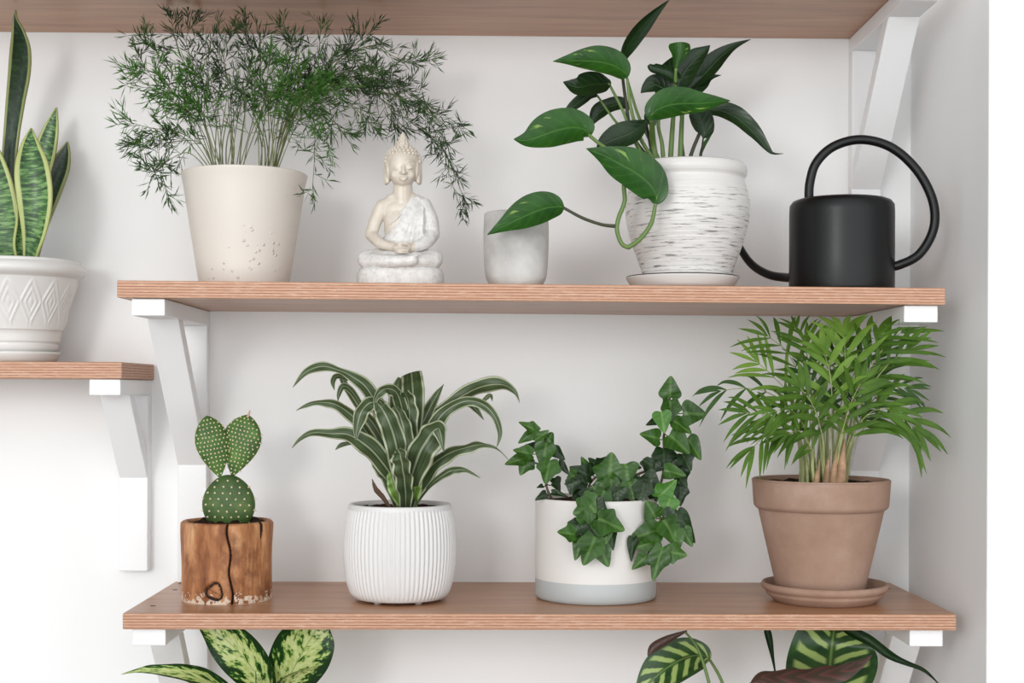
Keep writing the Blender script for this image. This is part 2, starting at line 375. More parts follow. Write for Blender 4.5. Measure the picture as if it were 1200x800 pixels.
# --- concrete cup
CY = -0.225; cb = base('mid', 604, CY)
g = MB(); pr = profile(604, CY, [(30, 332), (34, 329), (36, 322), (37.5, 305), (38.3, 280), (38, 262), (37.3, 251)], 40, cb.z)
g.add(*lathe([(0.02, cb.z)] + hollow(pr, 0.005, 0.07), cb, 64))
tag(g.build('cup', 'concrete', None, cb), 'small round grey concrete cup between the statue and the streaked pot', 'cup')
# --- pothos pot and saucer
PYY = -0.195; pb = base('mid', 799, PYY)
g = MB(); s = mpp(PYY); zz0 = pb.z
g.add(*lathe([(53 * s, zz0), (55 * s, zz0), (60 * s, zz0 + 4 * s), (65 * s, zz0 + 12 * s), (66.5 * s, zz0 + 14.5 * s), (65.5 * s, zz0 + 16 * s), (63.5 * s, zz0 + 14 * s), (60 * s, zz0 + 5 * s), (0.0005, zz0 + 4.5 * s)], pb, 80))
vs = g.v
for i, f in enumerate(g.f):      # fine dark line round the lip
    if len(f) == 4 and 4 * 80 <= min(f) < 6 * 80: g.fm[i] = 1
so = tag(g.build('saucer', ['white_glaze', 'dark_line'], None, pb), 'glossy white saucer under the streaked round pot', 'saucer')
bevel(so, 0.0006)
pp = Vector((at(804.5, 400, PYY).x, PYY, zz0 + 5.2 * s))
pothos = thing('potted_pothos', pp, 'trailing heart-leaved pothos in a round white pot with dark brushed streaks', 'potted plant')
oy = 330 - 0  # pixel of the shelf top there
pr = profile(807, PYY, [(50, 330), (53.5, 318), (57, 308), (65, 285), (71, 262), (72.8, 244), (70, 226), (66.3, 214), (66.5, 210), (69, 206), (69.5, 200), (67.5, 195)], 70, pp.z)
g = MB(); g.add(*lathe([(0.03, pp.z)] + hollow(pr, 0.006, 0.02), Vector((at(805.5, 250, PYY).x, PYY, 0)), 96)); g.build('pot', 'streaked_glaze', pothos)
soil_disc(pothos, 807, PYY, 200, 59)
# --- watering can
WY = -0.198; wb = base('mid', 985.5, WY); s = mpp(WY)
can = thing('watering_can', wb, 'matte black metal watering can with a large looped handle', 'watering can')
pr = profile(985.5, WY, [(60, 338), (60.8, 334), (60.8, 300), (60.8, 250), (60.3, 241), (57, 236.5), (52, 234.5)], 0, wb.z)
pr = [(0.0005, wb.z), (58.5 * s, wb.z)] + [(60.8 * s, wb.z + 0.0015)] + pr[2:]
zt = pr[-1][1]
pr += [(40 * s, zt + 0.0006), (28 * s, zt + 0.0006), (27 * s, zt - 0.0005), (27 * s, zt - 0.006), (0.0005, zt - 0.05)]
g = MB(); g.add(*lathe(pr, wb, 96)); bevel(g.build('body', 'black_metal', can), 0.0015, 2, 50)
g = MB(); hp = [(948, 236, -0.205), (949, 214, -0.207), (957, 190, -0.21), (978, 171, -0.213), (1010, 163.5, -0.217), (1045, 173, -0.222), (1075, 200, -0.226), (1093, 235, -0.228), (1094, 268, -0.226), (1078, 297, -0.222), (1055, 310, -0.217), (1038, 313, -0.212)]
vtube(g, [at(*p) for p in hp], 5.4 * s, 72, seg=14); g.build('handle', 'black_metal', can)
g = MB(); vtube(g, [at(*p) for p in [(938, 325, -0.19), (920, 325, -0.165), (902, 322, -0.145), (885, 313, -0.125), (873, 300, -0.112), (862, 280, -0.104), (850, 255, -0.1), (842, 235, -0.1)]],
                [5.6 * s, 5.4 * s, 5.2 * s, 5 * s, 4.8 * s, 4.4 * s, 4 * s, 3.6 * s], 40, seg=14); g.build('spout', 'black_metal', can)
# --- ribbed pot
RY = -0.165; rb = base('low', 469.5, RY); s = mpp(RY)
drac = thing('potted_dracaena', rb, 'striped-leaved dracaena in a rounded white pot with vertical ribs', 'potted plant')
foot = 0.0035
pr = profile(469.5, RY, [(40, 705), (48, 704), (55, 697), (61.5, 680), (64.8, 655), (65.3, 635), (63.8, 612), (60.5, 596), (60, 591)], 46, rb.z + foot)
zb, zt = pr[0][1], pr[-1][1]
rib = lambda a, r, z: (0.0019 * abs(math.sin(a * 36)) - 0.0010) * (1 if zb + 0.004 < z < zt - 0.005 and r > 0.052 else 0)
q = [(0.035, zb)] + hollow(pr, 0.0065, 0.018)
g = MB(); g.add(*lathe(q, rb, 576, lambda a, r, z: rib(a, r, z) if r > 0.0565 or z < zb + 0.03 else 0)); g.build('pot', 'white_matte', drac)
for a in (55, 125, 235, 305):
    g = MB(); p = rb + Vector((math.cos(R(a)) * 0.042, math.sin(R(a)) * 0.042, 0)); g.add(*lathe([(0.003, p.z), (0.0045, p.z + 0.001), (0.006, p.z + 0.006)], p, 16)); g.build('foot', 'white_matte', drac)
soil_disc(drac, 469.5, RY, 596, 53, seed=4)
# --- ivy pot
IY = -0.139; ib = base('low', 699, IY); s = mpp(IY)
ivy = thing('potted_ivy', ib, 'dark green ivy spilling over a white cylinder pot with a grey lower band', 'potted plant')
k = NT('two_tone_glaze', 0.35, 0.45); s3 = k.sep(k.coord()); zband = (703 - 679) * s
k.color(k.ramp(k.math('MULTIPLY', s3[2], 10), [(zband * 10 - 0.004, lin(180, 184, 184)), (zband * 10 + 0.004, lin(219, 215, 211))])); M['two_tone_glaze'] = k.m
pr = [(67 * s, ib.z), (70 * s, ib.z + 0.002), (71 * s, ib.z + 0.006)] + [(71 * s, ib.z + 0.006 + (at(699, 583, IY).z - ib.z - 0.006) * i / 20) for i in range(1, 21)]
g = MB(); g.add(*lathe([(0.05, ib.z)] + hollow(pr, 0.004, 0.012), ib, 96)); g.build('pot', 'two_tone_glaze', ivy)
soil_disc(ivy, 699, IY, 588, 66, seed=7)
# --- terracotta pot and saucer
TY = -0.165; tb = base('low', 967, TY); s = mpp(TY)
g = MB(); z = tb.z
g.add(*lathe([(0.045, z), (58 * s, z), (60 * s, z + 2 * s), (67 * s, z + 8 * s), (68 * s, z + 10 * s), (67.5 * s, z + 12 * s), (70 * s, z + 13 * s), (73 * s, z + 16 * s), (73.5 * s, z + 19 * s), (72 * s, z + 22 * s), (69.5 * s, z + 22 * s), (66 * s, z + 15 * s), (60 * s, z + 6 * s), (0.0005, z + 5.5 * s)], tb, 88))
tag(g.build('saucer', 'terracotta', None, tb), 'brown clay saucer under the terracotta palm pot', 'saucer')
tp = Vector((at(961.5, 650, TY).x, TY, tb.z + 6 * s))
palm = thing('potted_palm', tp, 'bright green parlour palm in a weathered terracotta pot', 'potted plant')
pr = profile(961.5, TY, [(50, 697), (51, 690), (58, 660), (65, 630), (72.5, 597)], 30, tp.z) + profile(961.5, TY, [(73, 596), (75.5, 594.5), (77.5, 592), (78.2, 588), (79.8, 565), (80.3, 562)], 12)
g = MB(); g.add(*lathe([(0.04, tp.z)] + hollow(pr, 0.0075, 0.014), Vector((tp.x, TY, 0)), 96)); g.build('pot', 'terracotta', palm)
soil_disc(palm, 961.5, TY, 567, 72, seed=9)
# --- snake plant pot and saucer
SY = -0.082; sb = base('left', 18, SY); s = mpp(SY); z = sb.z
g = MB(); g.add(*lathe([(43 * s, z), (44 * s, z), (46 * s, z + 3 * s), (50 * s, z + 10 * s), (50 * s, z + 12.5 * s), (47 * s, z + 12 * s), (42 * s, z + 6 * s), (0.0005, z + 5.5 * s)], sb, 72))
tag(g.build('saucer', 'white_glaze', None, sb), 'white saucer under the patterned pot of the snake plant', 'saucer')
snp = Vector((sb.x, SY, z + 5.8 * s))
snake = thing('potted_snake_plant', snp, 'upright snake plant in a white pot embossed with diamonds, cut by the left edge', 'potted plant')
pr = profile(18, SY, [(43, 418), (43, 414), (45, 411)], 4, snp.z) + profile(18, SY, [(47, 409), (48, 404), (47, 402.5)], 6) + profile(18, SY, [(50, 401), (50.5, 398), (52, 389), (53.5, 387.5), (54, 385)], 8) \
   + profile(18, SY, [(56, 378), (60, 362), (65, 345), (70, 329), (71, 327)], 40) + profile(18, SY, [(72.5, 326), (77, 322), (78.5, 317), (76.5, 312), (73.5, 309.5), (73, 307)], 16)
zl0, zl1 = at(18, 384, SY).z, at(18, 329, SY).z
def relief(a, r, z):
    if not (zl0 < z < zl1) or r < 0.05: return 0
    v = (z - zl0) / (zl1 - zl0); u = (a / (2 * math.pi) * 16) % 1.0
    d = abs(u - 0.5) * 2 + abs(v - 0.5) * 2
    edge = min(1, min(v, 1 - v) * 8)
    return edge * (0.0011 * math.exp(-((d - 0.95) / 0.12) ** 2) + 0.001 * math.exp(-((d - 0.52) / 0.11) ** 2) + 0.0008 * math.exp(-((d - 0.1) / 0.12) ** 2))
g = MB(); g.add(*lathe([(0.035, snp.z)] + hollow(pr, 0.006, 0.02), sb, 512, relief)); g.build('pot', 'white_glaze', snake)
soil_disc(snake, 18, SY, 312, 65, seed=12)
# --- stump pot
KY = -0.155; kb = base('low', 267, KY); s = mpp(KY)
k = NT('stump_wood', 0.6, 0.3); o = k.coord(); 
n = k.noise(k.coord(scale=(1, 1, 0.28)), 38, 6, 0.65); n2 = k.noise(k.coord(scale=(1, 1, 0.7)), 24, 5, 0.7)
c = k.ramp(n, [(0.30, lin(92, 52, 32)), (0.45, lin(150, 96, 60)), (0.57, lin(182, 128, 86)), (0.75, lin(212, 168, 128))])
c = k.mix(k.ramp(n2, [(0.5, 0.0), (0.64, 0.75)]), c, lin(112, 66, 42))
n4 = k.noise(k.coord(), 150, 3, 0.7); low = k.ramp(k.math('ADD', k.math('MULTIPLY', k.sep(o)[2], 40), k.math('ADD', k.math('MULTIPLY', n4, -2.2), 1.12)), [(0.2, 0.8), (0.26, 0.0)])
c = k.mix(low, c, lin(228, 214, 196))
k.color(c); k.bump(n, 0.0015); M['stump_wood'] = k.m
cactus = thing('potted_cactus', kb, 'small prickly pear cactus in a pot cut from a wooden log', 'potted plant')
pr = profile(267, KY, [(49, 706), (51.5, 705), (52, 690), (51.5, 670), (51.5, 650), (52.5, 630), (53, 614), (52.3, 611)], 150, kb.z)
def stump(a, r, z):
    if r < 0.045: return 0
    d = 0.0016 * mnoise.noise(Vector((math.cos(a) * 2, math.sin(a) * 2, z * 12))) + 0.0006 * mnoise.noise(Vector((math.cos(a) * 14, math.sin(a) * 14, z * 40)))
    v = (z - kb.z) / 0.108
    ca = -math.pi / 2 + 0.24 + 0.12 * (0.5 - v) + 0.03 * math.sin(v * 14)       # long crack in front
    aa = (a + math.pi) % (2 * math.pi) - math.pi
    d -= 0.008 * math.exp(-((aa - ca) / 0.02) ** 2)
    cb2 = -math.pi / 2 + 1.05                                                  # dark gash at the right
    d -= 0.005 * math.exp(-((aa - cb2) / 0.06) ** 2) * math.exp(-((v - 0.82) / 0.16) ** 2)
    kx, kz = (aa + math.pi / 2 + 0.10) * 0.053, (v - 0.14) * 0.108        # knot
    kd = math.hypot(kx, kz * 1.05) + 0.0012 * math.sin(3 * math.atan2(kz, kx) + 1) + .001 * mnoise.noise(Vector((kx, kz, 0)) * 400)
    d -= 0.003 * math.exp(-(math.hypot(kx + .001, kz + .001) / 0.0012) ** 2) + 0.003 * math.exp(-((kx + kz * 2) / 0.001) ** 2) * (kd < .008)
    return d - 0.0045 * math.exp(-((kd - 0.0098) / 0.0022) ** 2)
g = MB(); q = [(0.045, kb.z)] + hollow(pr, 0.008, 0.012); vs, fs, uv = lathe(q, kb, 480, stump); g.add(vs, fs, uv)
simple('stump_crack', (46, 30, 22), 0.9)
for i, f in enumerate(g.f):      # dark brown inside the crack, the gash and the knot ring
    p = (Vector(vs[f[0]]) + Vector(vs[f[2]])) / 2; a_ = math.atan2(p.y - kb.y, p.x - kb.x)
    if len(f) == 4 and p.z < kb.z + .106 and (p - kb).xy.length > .044 and stump(a_, .053, p.z) < -0.0028: g.fm[i] = 1
po = g.build('pot', ['stump_wood', 'stump_crack'], cactus)
soil_disc(cactus, 267, KY, 612, 45, seed=2, bumps=0.007)
# ================================================================ plants
def uv_nodes(k):
    s = k.sep(k.coord('UV')); u = k.math('ABSOLUTE', k.math('SUBTRACT', s[0], 0.5)); return s[0], s[1], k.math('MULTIPLY', u, 2.0)
def veined(name, dark, light, vein, rough=0.3, nv=9, slant=1.4, varieg=None, trans=0.18, veinw=0.5, edge=None, spec=0.32):
    k = NT(name, rough, spec); U, V, A = uv_nodes(k)
    n = k.noise(k.coord(), 34, 3)
    c = k.mix(k.ramp(n, [(0.3, 0.0), (0.7, 1.0)]), lin(*dark), lin(*light))
    f = k.math('FRACT', k.math('SUBTRACT', k.math('MULTIPLY', V, nv), k.math('MULTIPLY', A, slant)))
    vn = k.ramp(f, [(0.0, 1.0), (0.08, 0.25), (0.5, 0.0), (0.92, 0.25), (1.0, 1.0)])
    mid = k.ramp(A, [(0.0, 1.0), (0.05, 0.6), (0.09, 0.0)])
    c = k.mix(k.math('MULTIPLY', k.math('MAXIMUM', k.math('MULTIPLY', vn, 0.45), mid), veinw), c, lin(*vein))
    if varieg:
        st = k.noise(k.comb(k.math('MULTIPLY', k.math('SUBTRACT', V, k.math('MULTIPLY', A, 0.35)), 7), k.math('MULTIPLY', U, 3.2), k.math('MULTIPLY', n, 2)), 1.0, 2)
        c = k.mix(k.ramp(st, [(0.64, 0.0), (0.74, 0.8)]), c, lin(*varieg))
    if edge: c = k.mix(k.ramp(A, [(0.93, 0.0), (0.98, 0.7)]), c, lin(*edge))
    k.bump(k.math('ADD', k.math('MULTIPLY', vn, -0.6), k.math('MULTIPLY', mid, -1.0)), 0.0006, 0.5)
    k.leafy(c, trans); M[name] = k.m
veined('pothos_leaf', (24, 62, 16), (42, 90, 24), (80, 122, 54), 0.28, 8, 1.6, varieg=(140, 172, 84), trans=0.16)
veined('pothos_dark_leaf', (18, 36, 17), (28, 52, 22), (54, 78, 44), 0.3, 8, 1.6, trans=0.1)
veined('ivy_leaf', (30, 62, 18), (56, 96, 28), (104, 138, 72), 0.32, 5, 1.5, trans=0.12, veinw=0.6)
veined('ivy_dark_leaf', (19, 38, 16), (32, 58, 22), (62, 84, 48), 0.33, 5, 1.5, trans=0.08, veinw=0.5)
veined('ivy_fresh_leaf', (58, 110, 40), (84, 138, 52), (140, 170, 100), 0.35, 5, 1.5, trans=0.2, veinw=0.5)
veined('palm_leaf', (58, 92, 28), (96, 134, 46), (140, 166, 88), 0.42, 3, 6, trans=0.3, veinw=0.5)
veined('palm_fresh_leaf', (104, 142, 54), (138, 172, 76), (170, 194, 110), 0.45, 3, 6, trans=0.32, veinw=0.4)
veined('palm_dark_leaf', (48, 76, 36), (68, 102, 46), (96, 124, 74), 0.42, 3, 6, trans=0.15, veinw=0.4)
simple('green_stem', (96, 122, 62), 0.5); simple('dark_stem', (58, 60, 40), 0.55); simple('vine_stem', (112, 92, 70), 0.7)
simple('palm_stem', (158, 164, 112), 0.6, var=(60, 0.25)); simple('palm_sheath', (168, 134, 104), 0.7, var=(90, 0.35)); simple('dead_leaf', (84, 62, 48), 0.8)
simple('fern_stem', (104, 110, 64), 0.6, var=(80, 0.3))
for nm, a, b in (('fern_needle', (58, 92, 46), (88, 122, 66)), ('fern_dark_needle', (46, 70, 42), (68, 94, 56)), ('fern_bright_needle', (64, 116, 42), (98, 148, 64))):
    k = NT(nm, 0.55, 0.3); k.leafy(k.ramp(k.noise(k.coord(), 60, 2), [(0.3, lin(*a)), (0.7, lin(*b))]), 0.25); M[nm] = k.m
# dracaena: charcoal green blade, cream bands inside the edge and a fine pale midline
k = NT('dracaena_leaf', 0.4, 0.4); U, V, A = uv_nodes(k)
fine = k.noise(k.comb(k.math('MULTIPLY', U, 34), k.math('MULTIPLY', V, 1.5), 0.0), 1.0, 2)
c = k.ramp(fine, [(0.35, lin(46, 62, 38)), (0.6, lin(80, 96, 62)), (0.8, lin(112, 124, 86))])
c = k.mix(k.ramp(A, [(0.0, 0.45), (0.05, 0.3), (0.1, 0.0), (0.76, 0.0), (0.83, 0.7), (0.92, 0.7), (0.97, 0.2)]), c, lin(212, 216, 186))
k.leafy(c, 0.15); M['dracaena_leaf'] = k.m
k = NT('dracaena_fresh_leaf', 0.4, 0.4); U, V, A = uv_nodes(k)
k.leafy(k.mix(k.ramp(A, [(0.0, 0.5), (0.1, 0.0), (0.62, 0.0), (0.75, 0.8), (0.95, 0.3)]), lin(112, 150, 66), lin(206, 216, 160)), 0.2); M['dracaena_fresh_leaf'] = k.m
# snake plant: dark wavy cross bands, yellow margins
k = NT('snake_leaf', 0.35, 0.45); U, V, A = uv_nodes(k)
n = k.noise(k.comb(k.math('MULTIPLY', U, 1.6), k.math('MULTIPLY', V, 42), 0.0), 1.0, 4, 0.65)
c = k.ramp(n, [(0.38, lin(26, 52, 28)), (0.5, lin(60, 102, 48)), (0.6, lin(120, 156, 92))])
k.leafy(k.mix(k.ramp(A, [(0.74, 0.0), (0.80, 1.0)]), c, lin(176, 184, 116)), 0.06); M['snake_leaf'] = k.m
k = NT('snake_dark_leaf', 0.35, 0.45); U, V, A = uv_nodes(k)
n = k.noise(k.comb(k.math('MULTIPLY', U, 3.0), k.math('MULTIPLY', V, 34), 0.0), 1.0, 4, 0.65)
c = k.ramp(n, [(0.36, lin(22, 36, 26)), (0.55, lin(36, 58, 34)), (0.68, lin(58, 84, 50))])
k.leafy(k.mix(k.ramp(A, [(0.76, 0.0), (0.84, 1.0)]), c, lin(140, 146, 92)), 0.06); M['snake_dark_leaf'] = k.m
# dieffenbachia: cream heart of the leaf, broken green blotches, green rim
k = NT('dieffenbachia_leaf', 0.32, 0.5); U, V, A = uv_nodes(k)
n = k.noise(k.comb(k.math('MULTIPLY', U, 7), k.math('MULTIPLY', k.math('SUBTRACT', V, k.math('MULTIPLY', A, 0.22)), 13), 0.0), 1.0, 3, 0.65)
f = k.math('SUBTRACT', n, k.math('MULTIPLY', k.math('POWER', A, 2.5), 0.26))
c = k.ramp(f, [(0.35, lin(20, 52, 20)), (0.38, lin(50, 100, 32)), (0.42, lin(92, 138, 50)), (0.45, lin(184, 200, 124)), (0.6, lin(212, 220, 162))])
k.leafy(k.mix(k.ramp(A, [(0.0, 0.7), (0.04, 0.0)]), c, lin(120, 150, 84)), 0.16); M['dieffenbachia_leaf'] = k.m
# calathea: pale feathered stripes on dark green
k = NT('calathea_leaf', 0.34, 0.5); U, V, A = uv_nodes(k)
f = k.math('FRACT', k.math('SUBTRACT', k.math('MULTIPLY', V, 7), k.math('MULTIPLY', A, 1.4)))
wbl = k.noise(k.comb(k.math('MULTIPLY', U, 5), k.math('MULTIPLY', V, 9), 0.0), 1.0, 2)
f = k.math('ADD', f, k.math('MULTIPLY', k.math('SUBTRACT', wbl, 0.5), 0.3))
st = k.ramp(f, [(0.10, 0.0), (0.2, 1.0), (0.52, 1.0), (0.62, 0.0)])
st = k.math('MULTIPLY', st, k.ramp(A, [(0.06, 0.0), (0.14, 1.0), (0.76, 1.0), (0.86, 0.0)]))
c = k.mix(st, k.ramp(wbl, [(0.3, lin(28, 56, 30)), (0.7, lin(52, 88, 42))]), lin(158, 180, 108))
k.leafy(k.mix(k.ramp(A, [(0.0, 0.8), (0.05, 0.0)]), c, lin(122, 150, 80)), 0.12); M['calathea_leaf'] = k.m
k = NT('calathea_underside', 0.4, 0.4); U, V, A = uv_nodes(k)
f = k.math('FRACT', k.math('SUBTRACT', k.math('MULTIPLY', V, 7), k.math('MULTIPLY', A, 1.3)))
k.leafy(k.ramp(f, [(0.1, lin(96, 62, 58)), (0.5, lin(74, 52, 46)), (0.9, lin(60, 56, 42))]), 0.06); M['calathea_underside'] = k.m

def leaf(parent, pts, mat, n=24, name='leaf', **kw):
    g = MB(); blade(g, pts, n, **kw); return g.build(name, mat, parent)
# ---------------------------------------------------------------- snake plant
def sl(pts, mat='snake_leaf', **kw):
    o = leaf(snake, pts, mat, 34, cols=6, **kw); solid(o, 0.0028); return o
sl([(16, 318, -.075, 8), (13, 260, -.07, 8.5), (11, 200, -.065, 8.5), (14, 160, -.068, 9), (19, 120, -.078, 11), (24, 85, -.092, 13), (25, 58, -.106, 12), (22, 38, -.118, 7.5), (18, 23, -.126, 2.6), (18, 12, -.13, .5)], 'snake_dark_leaf', fold=0.35)
sl([(8, 318, -.095, 15), (7, 285, -.1, 19), (2, 250, -.105, 21), (-4, 215, -.11, 19), (-11, 180, -.112, 12), (-16, 150, -.113, .6)], fold=0.3)
sl([(32, 318, -.06, 8), (38, 270, -.055, 10), (45, 215, -.052, 12), (53, 180, -.05, 13), (60, 152, -.05, 9), (66, 126, -.05, .6)], fold=0.3)
sl([(34, 318, -.065, 7), (46, 270, -.055, 9), (60, 225, -.048, 13), (70, 198, -.045, 12.5), (76, 180, -.043, 7), (79, 166, -.043, .6)], 'snake_dark_leaf', fold=0.4)
sl([(37, 318, -.11, 8), (37, 300, -.112, 9), (42, 270, -.118, 15), (43, 235, -.122, 20), (39, 200, -.122, 19.5), (36, 172, -.118, 11), (36.5, 150, -.114, .6)], fold=0.4, twist=lambda v: -14 + 22 * v)
sl([(28, 318, -.1, 6), (22, 290, -.105, 7), (24, 262, -.11, 6), (20, 240, -.112, .6)], fold=0.5, twist=35)
# ---------------------------------------------------------------- dracaena
def dl(*pts, mat='dracaena_leaf', n=34, tw=0, wave=0.3, fold=-0.4, **kw):
    pts = tuple((a, b, c, d * 1.1 if d > 5 else d) for a, b, c, d in pts)
    if tw == 0: q0 = random.uniform(-22, 22); q1 = random.uniform(-30, 30); tw = lambda v: q0 + q1 * v
    return soften(leaf(drac, list(pts), mat, n, cols=4, twist=tw, wave=wave, fold=fold, **kw))
F = -.165
dl((468, 596, F, 4), (464, 540, F-.01, 7), (450, 492, F-.02, 9), (431, 456, F-.03, 8), (414, 442, F-.035, 6), (398, 434, F-.04, 3.5), (378, 429, F-.045, 5.5), (358, 436, F-.05, 4), (343, 454, F-.05, .3))
dl((468, 596, F, 4), (458, 540, F+.02, 5), (440, 500, F+.03, 6), (420, 476, F+.035, 4), (404, 450, F+.03, 4), (399, 438, F+.03, 3))
dl((425, 478, F+.03, 3), (412, 458, F+.025, 4), (402, 452, F+.02, 4), (397, 462, F+.018, 2.6), (396, 470, F+.018, .3), n=16)
dl((408, 445, F+.03, 2), (395, 440, F+.02, 3.4), (390, 447, F+.015, 3), (392, 457, F+.012, .3), n=14)
dl((468, 596, F, 4), (455, 548, F-.005, 6), (436, 515, F-.01, 5.5), (416, 490, F-.015, 6.5), (396, 475, F-.02, 6), (376, 471, F-.025, 4.2), (358, 475, F-.028, 2.4), (347, 481, F-.03, .3))
dl((470, 596, F-.01, 5), (461, 562, F-.03, 9), (445, 538, F-.045, 11), (428, 521, F-.055, 11), (408, 509, F-.06, 8), (388, 508, F-.065, 5.5), (366, 507, F-.07, 4), (352, 514, F-.075, 2.4), (342, 525, F-.078, .3))
dl((466, 596, F, 4), (454, 562, F-.01, 7), (444, 548, F-.012, 7), (436, 535, F-.014, 3), (432, 522, F-.015, .5))
dl((430, 520, F-.01, 1.5), (412, 519, F-.012, 2), (400, 521, F-.014, 3), (393, 527, F-.015, .3), n=14)
dl((472, 596, F, 5), (463, 520, F-.03, 7), (452, 482, F-.05, 8), (438, 471, F-.06, 8), (426, 478, F-.068, 8.5), (419, 496, F-.07, 6.5), (417, 516, F-.07, .4), tw=10)
dl((472, 596, F, 5), (474, 510, F-.02, 7), (468, 466, F-.04, 7), (455, 455, F-.055, 6.5), (443, 462, F-.062, 5), (438, 475, F-.065, .6), tw=10)
dl((474, 596, F-.01, 5), (468, 545, F-.05, 11), (462, 512, F-.065, 12), (452, 486, F-.07, 11), (444, 474, F-.068, 7), (440, 470, F-.06, 3))
dl((473, 596, F-.01, 5), (474, 550, F-.045, 9), (475, 515, F-.055, 10), (470, 490, F-.055, 9), (463, 476, F-.05, 4))
dl((474, 596, F+.01, 5), (480, 530, F+.01, 9), (484, 490, F, 11), (484, 462, F-.005, 12.5), (483, 446, F-.015, 12), (482, 436, F-.03, 11), fold=0.15, tw=4, wave=.1)
dl((472, 596, F+.01, 5), (466, 520, F+.02, 8), (465, 480, F+.02, 9), (465, 458, F+.015, 7), (468, 442, F+.01, 2))
dl((474, 596, F, 5), (477, 540, F-.02, 8), (480, 495, F-.03, 9), (478, 470, F-.03, 8), (474, 460, F-.045, 5))
dl((478, 596, F, 5), (487, 520, F+.01, 7), (498, 490, F+.015, 7), (510, 466, F+.02, 5), (520, 450, F+.02, .3))
dl((480, 596, F, 5), (486, 540, F+.01, 8), (502, 500, F+.02, 9), (522, 478, F+.02, 7), (545, 462, F+.015, 8), (568, 452, F+.01, 9), (590, 451, F+.005, 6.5), (603, 459, F, 3), (609, 472, F, .3))
dl((480, 596, F, 5), (492, 535, F-.02, 9), (508, 500, F-.03, 9), (524, 480, F-.035, 7), (545, 470, F-.04, 5.5), (565, 473, F-.045, 5.5), (580, 488, F-.05, 4.5), (586, 508, F-.05, 3), (582, 524, F-.05, .4))
dl((530, 476, F-.03, 3), (547, 472, F-.02, 4), (558, 480, F-.015, 3.5), (567, 492, F-.01, .3), n=16)
dl((563, 473, F-.04, 2), (574, 463, F-.035, 3), (577, 470, F-.03, .3), n=12)
dl((480, 596, F-.01, 5), (490, 568, F-.02, 9), (506, 545, F-.03, 10), (524, 532, F-.035, 8), (543, 525, F-.04, 7), (560, 521, F-.045, 5.5), (575, 522, F-.045, 2.5), (587, 529, F-.045, 1), (598, 541, F-.045, .3))
dl((482, 596, F, 3), (500, 573, F-.02, 2.4), (514, 560, F-.03, 4), (530, 551, F-.035, 5), (546, 551, F-.04, 2.8), (563, 560, F-.045, .3))
dl((476, 596, F-.02, 6), (475, 570, F-.05, 10), (472, 548, F-.07, 11.5), (469, 532, F-.075, 10), (466, 526, F-.075, 5), fold=0.3)
dl((478, 596, F-.02, 6), (482, 560, F-.05, 12), (492, 530, F-.065, 16), (504, 510, F-.07, 15), (512, 502, F-.072, 11), (516, 506, F-.078, 7), (520, 530, F-.08, .4), n=34)
dl((482, 596, F-.01, 5), (486, 575, F-.04, 7), (486, 555, F-.05, 7), (482, 538, F-.05, 3), mat='dracaena_fresh_leaf')
dl((474, 596, F-.01, 4), (463, 575, F-.03, 7), (458, 560, F-.035, 5), (454, 550, F-.035, 1), mat='dracaena_fresh_leaf')
dl((458, 596, F-.03, 1.5), (448, 582, F-.035, 3), (440, 573, F-.04, 3), (436, 561, F-.04, .4), mat='dead_leaf', n=14)
# ---------------------------------------------------------------- pothos
def pl(*pts, mat='pothos_leaf', n=26, **kw):
    kw.setdefault('fold', 0.28); return soften(leaf(pothos, list(pts), mat, n, cols=6, **kw))
def stem(parent, pts, rpx, mat='green_stem', name='stem', n=26):
    g = MB(); rp = rpx if isinstance(rpx, (list, tuple)) else (rpx,) * len(pts)
    vtube(g, [at(*p) for p in pts], [r * mpp(-.18) for r in rp], n, seg=8); return g.build(name, mat, parent)
G = -.195
pl((736, 90, G-.02, 1.5), (731, 84, G-.024, 13), (718, 76, G-.03, 19), (700, 72, G-.034, 19), (682, 71, G-.036, 14), (664, 71, G-.036, 6.5), (648, 72, G-.035, .4), facing=Vector((-.1, -1, .55)), twist=-6)
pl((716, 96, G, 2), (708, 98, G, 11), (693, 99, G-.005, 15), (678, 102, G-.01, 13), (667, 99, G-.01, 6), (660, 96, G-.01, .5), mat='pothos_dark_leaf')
pl((691, 159, G-.03, 3), (686, 152, G-.034, 15), (672, 149, G-.04, 22), (654, 152, G-.045, 24), (636, 158, G-.047, 21), (618, 164, G-.048, 11), (602, 163, G-.048, .5), facing=Vector((-.1, -1, .3)))
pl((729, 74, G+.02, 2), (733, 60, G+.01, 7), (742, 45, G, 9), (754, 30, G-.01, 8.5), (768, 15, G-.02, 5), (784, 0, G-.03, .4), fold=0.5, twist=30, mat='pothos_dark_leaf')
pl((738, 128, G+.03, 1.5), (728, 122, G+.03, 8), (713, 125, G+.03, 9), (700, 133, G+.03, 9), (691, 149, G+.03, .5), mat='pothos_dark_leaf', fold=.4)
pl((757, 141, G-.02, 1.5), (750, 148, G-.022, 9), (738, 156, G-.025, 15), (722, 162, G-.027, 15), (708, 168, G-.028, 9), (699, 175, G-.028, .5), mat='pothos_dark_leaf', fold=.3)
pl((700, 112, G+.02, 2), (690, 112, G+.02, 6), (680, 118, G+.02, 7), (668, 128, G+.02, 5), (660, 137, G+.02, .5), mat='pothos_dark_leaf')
pl((768, 239, G-.085, 3), (769, 228, G-.088, 15), (760, 214, G-.092, 24), (745, 202, G-.094, 26), (727, 192, G-.095, 23), (708, 182, G-.092, 12), (687, 174, G-.088, .4), facing=Vector((0, -1, .35)), fold=.22)
